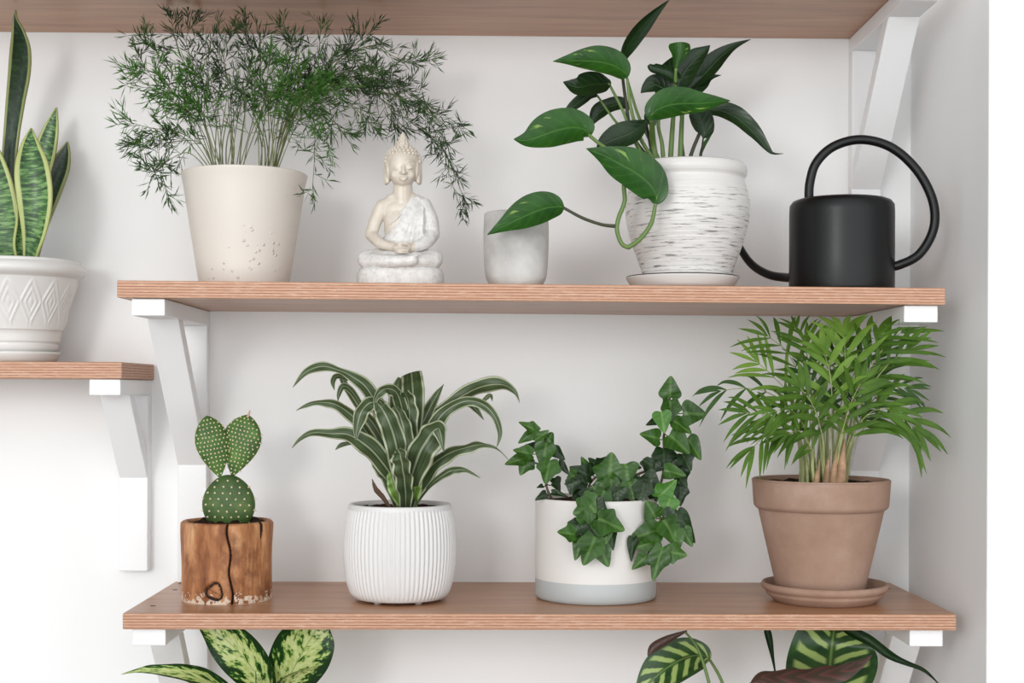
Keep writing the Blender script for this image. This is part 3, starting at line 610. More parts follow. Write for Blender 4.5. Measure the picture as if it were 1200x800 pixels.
pl((661, 243, G-.084, 2), (655, 242, G-.086, 13), (642, 243, G-.088, 20), (626, 248, G-.089, 22), (608, 256, G-.09, 18), (590, 265, G-.09, 9), (571, 275, G-.089, .4), facing=Vector((0, -1, .5)), fold=.25)
pl((760, 140, G-.045, 2.5), (766, 131, G-.05, 14), (780, 124, G-.055, 21), (798, 121, G-.058, 21), (818, 121, G-.06, 16), (838, 119, G-.058, 8), (856, 118, G-.055, .4), facing=Vector((.1, -1, .5)), fold=.22)
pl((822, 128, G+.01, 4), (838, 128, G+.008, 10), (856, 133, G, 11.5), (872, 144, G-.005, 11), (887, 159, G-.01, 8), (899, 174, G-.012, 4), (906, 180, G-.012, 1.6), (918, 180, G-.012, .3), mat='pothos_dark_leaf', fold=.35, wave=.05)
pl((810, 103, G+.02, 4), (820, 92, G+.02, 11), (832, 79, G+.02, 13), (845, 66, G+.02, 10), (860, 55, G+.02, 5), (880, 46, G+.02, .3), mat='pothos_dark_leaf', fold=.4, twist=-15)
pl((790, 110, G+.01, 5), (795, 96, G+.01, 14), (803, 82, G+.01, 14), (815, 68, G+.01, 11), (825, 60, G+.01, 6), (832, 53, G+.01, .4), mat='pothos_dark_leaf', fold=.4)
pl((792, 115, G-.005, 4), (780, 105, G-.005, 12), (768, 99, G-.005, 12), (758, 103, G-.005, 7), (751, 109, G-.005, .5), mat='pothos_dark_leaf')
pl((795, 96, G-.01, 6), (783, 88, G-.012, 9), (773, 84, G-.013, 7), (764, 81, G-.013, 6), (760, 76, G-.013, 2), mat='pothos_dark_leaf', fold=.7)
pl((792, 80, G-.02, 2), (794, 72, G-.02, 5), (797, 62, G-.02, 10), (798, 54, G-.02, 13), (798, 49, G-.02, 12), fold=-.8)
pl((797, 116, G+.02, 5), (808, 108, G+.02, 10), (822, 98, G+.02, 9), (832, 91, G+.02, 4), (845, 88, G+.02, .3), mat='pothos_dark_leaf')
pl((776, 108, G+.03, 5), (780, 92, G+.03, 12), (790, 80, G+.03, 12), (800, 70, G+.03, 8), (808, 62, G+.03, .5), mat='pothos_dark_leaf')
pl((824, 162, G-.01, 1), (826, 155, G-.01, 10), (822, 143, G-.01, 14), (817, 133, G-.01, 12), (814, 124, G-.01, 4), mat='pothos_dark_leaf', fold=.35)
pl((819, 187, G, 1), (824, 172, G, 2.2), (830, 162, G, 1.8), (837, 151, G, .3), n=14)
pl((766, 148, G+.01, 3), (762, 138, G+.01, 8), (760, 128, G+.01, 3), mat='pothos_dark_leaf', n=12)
for pts, r, mt in (
    ([(770, 196, G, 0), (765, 168, G, 0), (764, 140, G-.04, 0)], (4, 4, 3), 'green_stem'),
    ([(775, 198, G, 0), (752, 165, G-.01, 0), (740, 130, G-.02, 0), (735, 92, G-.02, 0)], (2.4, 2.2, 2, 1.6), 'green_stem'),
    ([(772, 198, G, 0), (742, 160, G+.01, 0), (733, 115, G+.01, 0), (728, 76, G+.02, 0)], (2.2, 2, 2, 1.6), 'dark_stem'),
    ([(778, 198, G, 0), (750, 140, G+.01, 0), (740, 110, G+.01, 0), (733, 85, G, 0)], (2, 1.8, 1.6, 1.4), 'green_stem'),
    ([(765, 198, G, 0), (745, 168, G, 0), (730, 130, G, 0), (713, 97, G, 0)], (2, 2, 1.8, 1.5), 'green_stem'),
    ([(762, 198, G-.01, 0), (742, 162, G-.01, 0), (722, 143, G+.01, 0), (700, 112, G+.02, 0)], (1.8, 1.6, 1.5, 1.2), 'green_stem'),
    ([(760, 198, G-.02, 0), (730, 185, G-.03, 0), (705, 170, G-.035, 0), (690, 158, G-.03, 0)], (2.2, 2.2, 2.2, 2), 'green_stem'),
    ([(768, 198, G, 0), (762, 170, G, 0), (757, 142, G-.02, 0)], (2, 1.8, 1.5), 'dark_stem'),
    ([(778, 200, G, 0), (776, 170, G, 0), (772, 140, G, 0), (790, 105, G, 0)], (2.6, 2.4, 2, 1.5), 'green_stem'),
    ([(785, 200, G, 0), (787, 165, G, 0), (790, 120, G, 0), (792, 80, G-.02, 0)], (3.2, 3, 2.4, 1.8), 'green_stem'),
    ([(797, 200, G, 0), (798, 165, G, 0), (800, 130, G, 0), (805, 105, G+.02, 0)], (3.2, 3, 2.4, 2), 'green_stem'),
    ([(803, 200, G, 0), (799, 165, G+.01, 0), (798, 135, G+.01, 0)], (2, 1.8, 1.5), 'dark_stem'),
    ([(804, 200, G, 0), (812, 175, G, 0), (822, 150, G, 0), (826, 130, G+.01, 0)], (2.2, 2.2, 2, 1.6), 'dark_stem'),
    ([(820, 200, G, 0), (822, 180, G, 0), (824, 162, G-.01, 0)], (1.2, 1.2, 1), 'dark_stem'),
    ([(768, 194, G-.062, 0), (748, 196, G-.08, 0), (732, 212, G-.087, 0), (732, 236, G-.085, 0), (725, 255, G-.083, 0), (723, 270, G-.083, 0), (729, 286, G-.083, 0), (738, 290, G-.084, 0)], (2.6,) * 8, 'green_stem'),
    ([(736, 290, G-.084, 0), (750, 280, G-.086, 0), (763, 262, G-.086, 0), (768, 240, G-.085, 0)], (2.6, 2.6, 2.4, 2), 'green_stem'),
    ([(723, 265, G-.083, 0), (705, 263, G-.084, 0), (682, 255, G-.084, 0), (660, 243, G-.084, 0)], (2.2, 1.8, 1.8, 1.6), 'dark_stem')):
    stem(pothos, [p[:3] for p in pts], r, mt)
# ---------------------------------------------------------------- ivy
IVY5 = [(0.0, 0.0), (.12, -.09), (.27, -.15), (.42, -.10), (.46, .04), (.55, .16), (.68, .34), (.55, .43), (.37, .50), (.29, .63), (.16, .82), (0.0, 1.0)]
IVY3 = [(0.0, 0.0), (.16, -.09), (.34, -.10), (.50, .02), (.55, .15), (.47, .32), (.37, .48), (.26, .66), (.13, .85), (0.0, 1.0)]
IVY5 = [(x * 0.95, y) for x, y in IVY5]
def ivy_leaf(parent, bx, by, tx, ty, w, Y, style, mat, tilt):
    out = IVY5 if style == 5 else IVY3
    full = [(x, y) for x, y in out] + [(-x, y) for x, y in reversed(out[1:-1])]
    P0, P1 = at(bx, by, Y), at(tx, ty, Y - 0.006)
    ax = P1 - P0; L = ax.length; ax.normalize()
    nr = Vector((random.uniform(-.35, .35), -1, random.uniform(-.1, .6))); nr = (nr - ax * nr.dot(ax)).normalized(); sd = nr.cross(ax).normalized()
    mx = max(x for x, y in out); sw = max(w * mpp(Y) / (2 * mx), L * 0.42)
    def pos(x, y):
        r = abs(x); z = 0.22 * r * L * (0.6 + tilt) - 0.16 * (max(0, y) ** 2) * L + 0.03 * L * math.sin(y * 9 + x * 7)
        return P0 + ax * (y * L) + sd * (x * sw) + nr * z
    g = MB(); vs, uv, fs = [], [], []; cx, cy = 0.0, 0.22
    rings = (0.0, 0.35, 0.7, 1.0); n = len(full)
    vs.append(pos(cx, cy)); uv.append((.5, cy))
    for rr in rings[1:]:
        for x, y in full:
            X, Yq = cx + (x - cx) * rr, cy + (y - cy) * rr
            vs.append(pos(X, Yq)); uv.append((.5 + X * .5, Yq))
    for i in range(n):
        j = (i + 1) % n; fs.append((0, 1 + i, 1 + j))
        for q in range(2): a = 1 + q * n; fs.append((a + i, a + n + i, a + n + j, a + j))
    g.add(vs, fs, uv); return g.build('leaf', mat, parent)
veined_iv = [  # base x, y, tip x, y, width, depth offset, style, tone   (tone: g mid, d dark, f fresh)
 ('A', 629,505,608,493,15,0,5,'g'),('A',622,509,607,519,11,0,3,'g'),('A',627,516,643,503,15,0,5,'g'),('A',630,523,608,524,9,.01,3,'d'),('A',640,520,634,550,23,-.01,3,'g'),
 ('A',623,532,601,526,18,-.01,5,'g'),('A',614,537,591,543,15,0,3,'g'),('A',619,538,609,557,21,.005,5,'g'),('A',644,540,640,568,27,-.012,5,'g'),('A',648,526,662,539,13,.01,3,'d'),
 ('A',655,541,668,557,9,.01,3,'d'),('A',650,566,657,576,10,0,3,'d'),('A',640,578,627,586,9,-.03,3,'d'),('A',647,577,666,581,7,-.02,3,'d'),('A',636,569,629,571,5,0,3,'d'),
 ('A',640,511,648,524,16,.008,3,'g'),('A',650,560,655,572,12,.005,3,'d'),
 ('B',692,558,667,546,22,0,5,'d'),('B',681,568,661,566,16,-.02,5,'g'),('B',682,572,671,585,18,-.02,5,'d'),('B',688,548,681,535,10,.01,3,'g'),('B',700,548,690,536,13,.012,3,'d'),
 ('B',714,560,717,529,36,-.02,5,'g'),('B',733,544,736,567,28,-.02,3,'g'),('B',768,548,754,537,24,0,5,'d'),('B',757,580,765,548,38,-.02,5,'d'),('B',740,546,752,548,10,.01,3,'d'),
 ('B',716,562,717,584,22,-.03,5,'g'),('B',738,565,742,589,24,-.035,5,'g'),('B',705,565,703,583,18,-.03,5,'g'),('B',695,570,708,586,22,-.04,5,'g'),('B',700,562,722,568,20,-.02,3,'g'),
 ('B',725,560,738,575,20,-.02,5,'d'),('B',690,575,685,592,20,-.045,5,'d'),('B',750,560,744,580,20,-.02,3,'d'),
 ('B',684,562,672,572,20,-.03,5,'d'),('B',676,556,664,560,16,-.02,5,'g'),('B',705,545,712,535,18,.01,5,'d'),('B',725,572,722,594,22,-.05,5,'d'),('B',755,566,750,590,24,-.045,5,'d'),('B',708,575,700,596,22,-.055,5,'g'),('B',672,562,668,580,16,-.04,3,'d'),
 ('C',785,465,786,440,23,0,3,'g'),('C',784,468,780,478,13,0,3,'g'),('C',785,470,788,498,24,-.004,5,'g'),('C',801,484,829,485,27,-.01,3,'g'),('C',775,483,779,508,20,-.015,3,'f'),
 ('C',770,492,757,498,9,0,3,'d'),('C',790,493,812,507,17,-.01,3,'g'),('C',772,514,750,507,20,-.01,3,'g'),('C',785,510,810,531,28,-.012,3,'g'),('C',806,514,823,539,19,0,3,'g'),
 ('C',800,532,811,552,20,0,5,'d'),('C',778,526,780,550,28,.005,5,'d'),('C',779,551,805,556,18,-.02,3,'g'),('C',795,558,806,570,14,-.01,3,'d'),('C',772,582,794,562,24,-.045,5,'f'),
 ('C',785,584,779,606,22,-.05,3,'f'),('C',797,568,798,594,18,-.01,5,'d'),('C',765,540,758,560,24,0,5,'d'),('C',790,535,785,558,24,.008,5,'d'),('C',795,545,803,575,20,.01,5,'d'),
 ('D',768,606,757,586,22,-.05,3,'g'),('D',771,622,736,630,26,-.06,3,'g'),('D',771,633,744,643,20,-.062,3,'g'),('D',778,610,798,640,30,-.06,3,'g'),('D',794,600,815,638,18,-.05,3,'d'),
 ('D',800,620,812,641,16,-.055,3,'g'),('D',783,646,806,651,23,-.065,5,'g'),('D',776,642,764,682,24,-.07,5,'g'),('D',758,651,740,667,15,-.065,3,'g'),('D',742,630,739,659,5,-.06,3,'d'),
 ('D',768,646,760,662,15,-.06,3,'d'),('D',790,622,796,644,22,-.058,3,'g'),('D',778,604,800,610,20,-.05,3,'d'),('D',785,600,790,622,22,-.05,5,'g'),
 ('E',693,596,671,602,30,-.08,5,'g'),('E',673,626,653,622,22,-.085,5,'g'),('E',682,630,673,657,17,-.082,3,'g'),('E',697,630,684,664,32,-.085,5,'g'),('E',701,635,714,665,24,-.08,3,'g'),
 ('E',702,608,734,620,32,-.082,5,'g'),('E',706,610,711,638,26,-.085,3,'g'),('E',716,612,718,646,14,-.078,3,'d'),('E',683,582,700,601,26,-.075,5,'g'),('E',697,590,712,602,20,-.075,3,'d'),
 ('E',690,604,684,628,28,-.08,5,'g'),('E',680,612,668,632,22,-.078,5,'d'),('E',700,618,698,640,22,-.08,5,'d')]
Y0 = IY
vines = {'A': [(650, 590, 0), (641, 572, 0), (640, 552, 0), (643, 535, 0), (636, 515, .002), (627, 507, .002)],
         'B': [(700, 592, -.02), (690, 572, -.01), (700, 558, 0), (720, 556, 0), (745, 556, 0), (770, 545, 0)],
         'C': [(765, 592, -.02), (776, 560, .004), (778, 530, .006), (778, 510, .004), (781, 488, .002), (785, 464, 0)],
         'D': [(760, 590, -.04), (770, 592, -.052), (774, 612, -.056), (773, 632, -.058), (773, 650, -.06)],
         'E': [(692, 592, -.04), (690, 588, -.07), (694, 602, -.077), (694, 622, -.079), (696, 640, -.08)]}
VIN = {}
for kx, pts in vines.items():
    g = MB(); vtube(g, [at(a, b, Y0 + d - 0.0) for a, b, d in pts], 1.5 * mpp(Y0), 30, seg=6)
    VIN[kx] = (g.build('vine', 'vine_stem', ivy), [Vector(p) for p in crv([tuple(at(a, b, Y0 + d)) for a, b, d in pts], 40)])
for kx, bx, by, tx, ty, w, dy, stl, tone in veined_iv:
    v, path = VIN[kx]; Yl = Y0 + dy - 0.007 + random.uniform(-.003, .003)
    tx, ty = tx + (tx - bx) * .02, ty + (ty - by) * .02
    lo = ivy_leaf(v, bx, by, tx, ty, w * 1.24, Yl, stl, {'g': 'ivy_leaf', 'd': 'ivy_dark_leaf', 'f': 'ivy_fresh_leaf'}[tone], random.uniform(-.4, .5))
    soften(lo)
    b = at(bx, by, Yl); q = min(path, key=lambda p: (p - b).length)
    # petiole in the leaf's own mesh colour, joining the vine
    g = MB(); mid = (b + q) / 2 + Vector((0, -0.001, -0.002)); vtube(g, [q, mid, b + Vector((0, 0.0006, 0))], 0.8 * mpp(Y0), 8, seg=5); 
    me = lo.data; off = len(me.vertices); bm = bmesh.new(); bm.from_mesh(me); ul = bm.loops.layers.uv.active; org = ORG[v.name]
    nv = [bm.verts.new(p - org) for p in g.v]
    for f in g.f:
        fc = bm.faces.new([nv[i] for i in f]); fc.smooth = True; fc.material_index = 0
    bm.to_mesh(me); bm.free()
# ---------------------------------------------------------------- parlour palm
def frond(path, nl, ll, lw, mat, droop=0.25, spread=(55, 30), r=0.9, start=0.4, flat=None, seed=0, side=None):
    lw *= .58; ll *= .98; droop *= .7; nl = max(4, nl - 1)
    """rachis path (px, py, Y) with leaflets on both sides and one at the tip"""
    rnd = random.Random(seed); n = 40
    C = [Vector(p) for p in crv([tuple(at(*p)) for p in path], n)]; s = mpp(TY); g = MB()
    tube(g, C, [max(0.3, r * (1 - 0.6 * i / n)) * s for i in range(n + 1)], seg=6, mi=1)
    pn = flat or Vector((rnd.uniform(-.3, .3), -1, rnd.uniform(-.1, .5)))
    for i in range(nl):
        v = start + (1 - start) * i / (nl - 0.6); k2 = min(n - 1, int(v * n)); p = C[k2]; t = (C[k2 + 1] - C[k2 - 1]).normalized()
        sd = pn.cross(t).normalized(); a = R(spread[0] + (spread[1] - spread[0]) * i / nl)
        L = ll * s * (0.72 + 0.5 * math.sin(math.pi * min(1, 0.25 + 0.7 * i / nl))) * rnd.uniform(.88, 1.1)
        for sg in ((1, -1) if not side else (side,)):
            aa = a + rnd.uniform(-.12, .12); d = (t * math.cos(aa) + sd * sg * math.sin(aa)).normalized()
            dep = Vector((0, rnd.uniform(-.3, .05), 0)); d = (d + dep).normalized(); dr = Vector((0, 0, -1)) * L * droop * rnd.uniform(.6, 1.4)
            pts = [(*p, .15 * lw * s), (*(p + d * L * .25 + dr * .04), lw * .8 * s), (*(p + d * L * .5 + dr * .2), lw * s), (*(p + d * L * .77 + dr * .5), lw * .62 * s), (*(p + d * L + dr), .05 * lw * s)]
            lw_ = 0
            blade(g, pts, 9, px=False, facing=Vector((pn.x + rnd.uniform(-.4, .4), pn.y, pn.z + rnd.uniform(-.4, .5))), fold=.3, cols=2)
    t = (C[-1] - C[-4]).normalized(); p = C[-1]; L = ll * s * .8
    for sg in (-1, 1):
        d = (t + pn.cross(t).normalized() * .25 * sg).normalized()
        blade(g, [(*p, .1 * lw * s), (*(p + d * L * .4), lw * .9 * s), (*(p + d * L * .75 + Vector((0, 0, -L * droop * .3))), lw * .6 * s), (*(p + d * L + Vector((0, 0, -L * droop * .6))), .02 * s)], 9, px=False, facing=pn, fold=.3, cols=2)
    for p in g.v:      # leaflets keep clear of the bracket behind them
        if MR[0] - .006 < p.x < MR[1] + .006:
            if p.z > PZ - .018: p.z = PZ - .018
            f_ = (p.z - BZ0) / (BZ1 - BZ0); ym = -.02 + (-.19 + .02) * min(1, max(0, f_)) - .006
            if p.y > ym: p.y = ym
    for p in g.v:      # leaflets bend under the shelf above
        h_ = p.z - (PZ - .028)
        if h_ > 0: p.y -= h_ * .4; p.z = PZ - .028 + .028 * (1 - math.exp(-h_ / .028))
    return g.build('frond', [mat, 'palm_stem'], palm)
BZ0, BZ1 = at(1000, 552, -0.02).z, zr - .0195
T = TY; PZ = top_z('mid', MR[0]) - 0.0245
pf, pg, pd_ = 'palm_fresh_leaf', 'palm_leaf', 'palm_dark_leaf'
fronds = [
 ([(955, 570, T), (950, 500, T), (938, 446, T-.03), (922, 412, T-.05), (900, 394, T-.06)], 7, 52, 4.6, pg, .15, (50, 25)),
 ([(957, 570, T), (952, 500, T-.02), (948, 430, T-.04), (940, 398, T-.055), (932, 382, T-.06)], 7, 40, 3.6, pg, .1, (50, 25)),
 ([(952, 570, T), (946, 520, T-.02), (930, 470, T-.04), (905, 440, T-.05), (888, 425, T-.055)], 7, 50, 4.5, pf, .2, (50, 25)),
 ([(950, 570, T), (940, 520, T-.01), (920, 475, T-.02), (895, 458, T-.03), (868, 455, T-.035), (845, 458, T-.04)], 5, 40, 4.4, pd_, .5, (45, 20)),
 ([(952, 570, T), (944, 530, T-.03), (925, 500, T-.05), (900, 486, T-.06), (876, 484, T-.065)], 8, 46, 4.6, pg, .35, (55, 25)),
 ([(950, 570, T), (944, 535, T-.02), (930, 510, T-.04), (912, 505, T-.05), (895, 512, T-.055), (882, 525, T-.06)], 7, 42, 4.4, pg, .45, (55, 25)),
 ([(954, 570, T), (950, 530, T-.03), (940, 495, T-.055), (925, 480, T-.07), (908, 482, T-.075)], 8, 42, 4.2, pg, .4, (60, 30)),
 ([(962, 570, T), (962, 510, T-.01), (958, 455, T-.03), (950, 420, T-.05), (945, 402, T-.06)], 7, 46, 4.6, pg, .2, (55, 28)),
 ([(972, 570, T), (982, 500, T-.03), (990, 440, T-.05), (990, 408, T-.065), (988, 392, T-.07)], 6, 56, 7.2, pf, .12, (45, 22)),
 ([(975, 570, T), (984, 500, T-.01), (998, 446, T-.03), (1012, 412, T-.055), (1028, 396, T-.07)], 7, 54, 5.6, pg, .15, (50, 25)),
 ([(980, 570, T), (992, 500, T-.03), (1015, 440, T-.06), (1038, 405, T-.07), (1058, 388, T-.075)], 8, 50, 5.2, pg, .2, (55, 28)),
 ([(980, 570, T), (996, 510, T-.03), (1020, 455, T-.06), (1043, 425, T-.07), (1062, 412, T-.08)], 7, 50, 5.2, pg, .25, (55, 28)),
 ([(980, 570, T), (996, 520, T-.02), (1018, 475, T-.03), (1042, 455, T-.05), (1062, 455, T-.055)], 8, 36, 3.6, pd_, .3, (60, 25)),
 ([(982, 570, T), (996, 530, T-.02), (1014, 500, T-.04), (1038, 486, T-.05), (1058, 490, T-.055), (1072, 502, T-.06)], 7, 44, 6.2, pg, .55, (50, 25)),
 ([(982, 570, T), (994, 530, T-.03), (1005, 500, T-.05), (1022, 482, T-.06), (1042, 478, T-.065)], 6, 48, 6.4, pg, .4, (55, 25)),
 ([(970, 570, T), (972, 520, T-.04), (975, 470, T-.06), (972, 435, T-.065), (965, 412, T-.07)], 6, 46, 7.0, pf, .25, (50, 28)),
 ([(966, 570, T), (966, 530, T-.04), (960, 495, T-.06), (950, 470, T-.07), (938, 455, T-.075)], 6, 46, 6.6, pg, .35, (55, 28)),
 ([(974, 570, T), (980, 530, T-.04), (990, 495, T-.06), (998, 470, T-.07), (1008, 450, T-.075)], 6, 46, 6.4, pg, .3, (50, 28)),
  ([(968, 570, T), (966, 500, T+.01), (970, 445, T-.02), (978, 412, T-.04), (985, 398, T-.05)], 7, 44, 4.8, pg, .12, (55, 28)),
 ([(976, 570, T), (986, 520, T-.01), (1000, 470, T-.02), (1012, 440, T-.03), (1030, 420, T-.035)], 7, 44, 5, pd_, .15, (55, 28)),
  ([(960, 570, T), (956, 540, T-.04), (948, 520, T-.055), (936, 505, T-.065), (925, 508, T-.07)], 7, 36, 4.4, pg, .5, (60, 30)),
 ([(964, 570, T), (962, 530, T-.03), (958, 490, T-.04), (952, 460, T-.045), (945, 440, T-.05)], 7, 42, 4.6, pd_, .3, (60, 30))]
for i, (path, nl, ll, lw, mt, dr, sp_) in enumerate(fronds):
    frond([(a, b, y) for a, b, y in path], nl, ll, lw, mt, dr, sp_, seed=i + 3)
rnd = random.Random(5)
for i in range(14):      # canes
    x = 938 + i * 4.2 + rnd.uniform(-2, 2); Yc = T + rnd.uniform(-.03, .03)
    stem(palm, [(x, 572, Yc), (x + rnd.uniform(-3, 3) + (x - 965) * .05, 540, Yc), (x + (x - 965) * .35 + rnd.uniform(-3, 3), 490, Yc), (x + (x - 965) * .6, 455, Yc)], (rnd.uniform(2, 3.8), rnd.uniform(1.8, 2.6), 1.4, 1), 'palm_stem', 'cane')
for x, yb, w_, h_ in ((968, -.19, 4.5, 46), (976, -.195, 4.6, 50), (985, -.195, 6.5, 58), (956, -.19, 4, 34)):
    stem(palm, [(x, 572, yb), (x + 1, 572 - h_ * .3, yb), (x + 3, 572 - h_ * .7, yb), (x + 5, 572 - h_, yb)], (w_, w_ * .95, w_ * .5, .6), 'palm_sheath', 'sheath')
# ---------------------------------------------------------------- asparagus fern
FYc = FY
def fern_frond(path, mat, start=.35, seed=0, twigs=15, tl=30, nd=9, r=1.0):
    start *= .8
    rnd = random.Random(seed); n = 46; C = [Vector(p) for p in crv([tuple(at(*p)) for p in path], n)]; s = mpp(FYc); g = MB()
    tube(g, C, [max(.35, r * (1 - .65 * i / n)) * s for i in range(n + 1)], seg=5, mi=1)
    def needle(p, d, L):
        d = d.normalized(); sd = d.cross(Vector((rnd.uniform(-1, 1), rnd.uniform(-1, 1), rnd.uniform(-1, 1)))).normalized(); w = .78 * s * rnd.uniform(.8, 1.25)
        mid = p + d * L * .5 + Vector((0, 0, L * rnd.uniform(-.04, .08))); e = p + d * L + Vector((rnd.uniform(-.1, .1) * L, 0, rnd.uniform(-.05, .15) * L))
        up = d.cross(sd) * w * .6
        g.add([p, mid + sd * w, mid - sd * w, mid + up, e], [(0, 1, 3), (0, 3, 2), (1, 4, 3), (3, 4, 2), (0, 2, 1), (1, 2, 4)])
    def rv(k=1): return Vector((rnd.uniform(-k, k), rnd.uniform(-k, k), rnd.uniform(-k, k)))
    for i in range(twigs):
        v = start + (1 - start) * (i + rnd.random() * .8) / twigs; k2 = max(1, min(n - 1, int(v * n))); p = C[k2]; t = (C[k2 + 1] - C[k2 - 1]).normalized()
        d = (t * rnd.uniform(.3, .9) + rv() * .9); d.y *= .75; d.normalize(); L = tl * s * rnd.uniform(.5, 1.15) * (1.1 - .45 * v)
        q = [p, p + d * L * .5 + Vector((0, 0, -L * .03)), p + d * L + Vector((0, 0, -L * rnd.uniform(-.1, .25)))]
        tube(g, q, .34 * s, seg=3, cap=False)
        for j in range(nd):
            f = (j + .7) / nd; pp_ = q[0].lerp(q[1], f * 2) if f < .5 else q[1].lerp(q[2], f * 2 - 1)
            for _ in range(1 + (rnd.random() < .35)): needle(pp_, d * .8 + rv(.8), s * rnd.uniform(10, 21))
        for _ in range(2): needle(q[2], d + rv(.5), s * rnd.uniform(10, 19))
    for _ in range(5): needle(C[-1], (C[-1] - C[-3]).normalized() + rv(.5), s * rnd.uniform(9, 15))
    zm = top_z('top', .1) - .0215
    for p in g.v: p.z = min(p.z, zm - .002 * rnd.random())
    return g.build('frond', [mat, 'fern_stem'], fern)
dn, bn, mn = 'fern_dark_needle', 'fern_bright_needle', 'fern_needle'
Fy = FYc
FR = [
 ([(265, 208), (235, 130), (195, 75), (172, 40)], mn, .4, .0), ([(262, 208), (228, 140), (180, 105), (150, 92)], bn, .4, -.03), ([(262, 208), (222, 150), (175, 135), (150, 142)], bn, .35, -.04),
 ([(260, 208), (225, 165), (185, 155), (158, 168)], mn, .35, -.02), ([(262, 208), (232, 120), (205, 60), (200, 18)], dn, .4, .02), ([(268, 208), (245, 120), (225, 60), (232, 25)], dn, .4, .03),
 ([(270, 208), (255, 120), (246, 70), (250, 40)], dn, .35, .0), ([(272, 208), (268, 120), (270, 70), (278, 35)], mn, .35, .02), ([(276, 208), (280, 120), (290, 70), (286, 30)], dn, .35, -.01),
 ([(264, 208), (230, 130), (195, 95), (170, 80)], bn, .35, -.05), ([(262, 208), (225, 135), (185, 90), (160, 60)], mn, .4, .02), ([(266, 208), (230, 115), (205, 95), (190, 110)], bn, .4, -.06),
 ([(258, 208), (225, 175), (195, 180), (182, 205)], mn, .45, -.04), ([(262, 208), (215, 160), (190, 175), (196, 232)], mn, .5, -.02), ([(270, 208), (245, 130), (235, 95), (215, 80)], bn, .35, -.03),
 ([(280, 208), (275, 130), (262, 80), (255, 55)], dn, .35, .01), ([(284, 208), (300, 130), (312, 80), (305, 45)], dn, .35, .0), ([(286, 208), (312, 125), (335, 75), (352, 50)], mn, .35, .02),
 ([(300, 208), (315, 130), (330, 70), (330, 28)], mn, .35, .01), ([(306, 208), (325, 130), (340, 80), (345, 40)], dn, .35, -.02), ([(310, 208), (332, 120), (362, 70), (376, 28)], mn, .4, .03),
 ([(312, 208), (335, 130), (355, 100), (372, 95)], bn, .3, -.06), ([(314, 208), (332, 120), (350, 85), (340, 72)], bn, .35, -.05), ([(316, 208), (340, 125), (378, 85), (405, 60)], dn, .35, .0),
 ([(316, 208), (345, 110), (395, 60), (435, 38)], dn, .4, .02), ([(318, 208), (350, 110), (400, 75), (440, 92)], mn, .35, -.01), ([(318, 208), (350, 115), (410, 90), (470, 118)], dn, .4, .01),
 ([(320, 208), (355, 120), (405, 115), (440, 150)], mn, .4, -.02), ([(318, 208), (345, 135), (370, 130), (385, 175)], bn, .35, -.04), ([(318, 208), (348, 130), (368, 150), (366, 225)], mn, .4, -.05),
 ([(318, 208), (350, 120), (385, 130), (400, 155)], mn, .35, -.03), ([(316, 208), (340, 110), (390, 80), (460, 85)], dn, .4, .03),
 ([(318, 208), (350, 105), (420, 60), (480, 80), (505, 70)], mn, .45, .03), ([(318, 208), (350, 110), (430, 85), (490, 125), (548, 152)], mn, .45, .0),
 ([(318, 208), (355, 110), (440, 95), (505, 150), (530, 190), (540, 245)], dn, .45, -.01), ([(316, 208), (350, 110), (420, 80), (470, 95), (498, 120)], dn, .4, .02),
 ([(318, 208), (352, 115), (425, 90), (460, 125), (478, 150)], dn, .4, .0), ([(316, 208), (335, 120), (360, 95), (395, 100)], bn, .3, -.05), ([(300, 208), (305, 130), (310, 90), (318, 60)], bn, .35, -.04),
 ([(290, 208), (300, 150), (320, 120), (338, 110)], bn, .4, -.05), ([(268, 208), (250, 150), (225, 120), (205, 118)], bn, .35, -.05), ([(282, 208), (285, 140), (280, 100), (292, 75)], mn, .35, -.04),
 ([(318, 208), (352, 110), (430, 90), (500, 140), (525, 175), (545, 235)], mn, .55, .01), ([(320, 208), (352, 125), (420, 120), (470, 140), (515, 165)], dn, .45, -.01)]
for i, (pts, mt, st, dz) in enumerate(FR):
    m2 = len(pts) - 1
    if pts[0][0] < 292: pts = [(250 + (pts[0][0] - 258) * 1.05, 208)] + pts[1:]
    else: pts = [(304 + (pts[0][0] - 300) * .9, 208)] + pts[1:]
    path = [(x + (random.uniform(-9, 9) if 0 < j < m2 else 0), y + (random.uniform(-13, 17) if 0 < j < m2 else 0), Fy + dz * (j / m2) + random.uniform(-.004, .004)) for j, (x, y) in enumerate(pts)]
    long_ = pts[-1][0] > 430
    fern_frond(path, mt, st, seed=i, twigs=22 if long_ else 16, tl=27 if long_ else 31, nd=5, r=.65)
for i in range(12):      # bare canes crowding the pot
    x = (252 + i * 4.6) if i < 7 else 306 + (i - 7) * 3.4; Yc = Fy + random.uniform(-.02, .02)
    stem(fern, [(x, 208, Yc), (x + random.uniform(-6, 6), 165, Yc), (x + random.uniform(-22, 18), 115, Yc)], (.8, .7, .4), 'fern_stem', 'cane', 12)
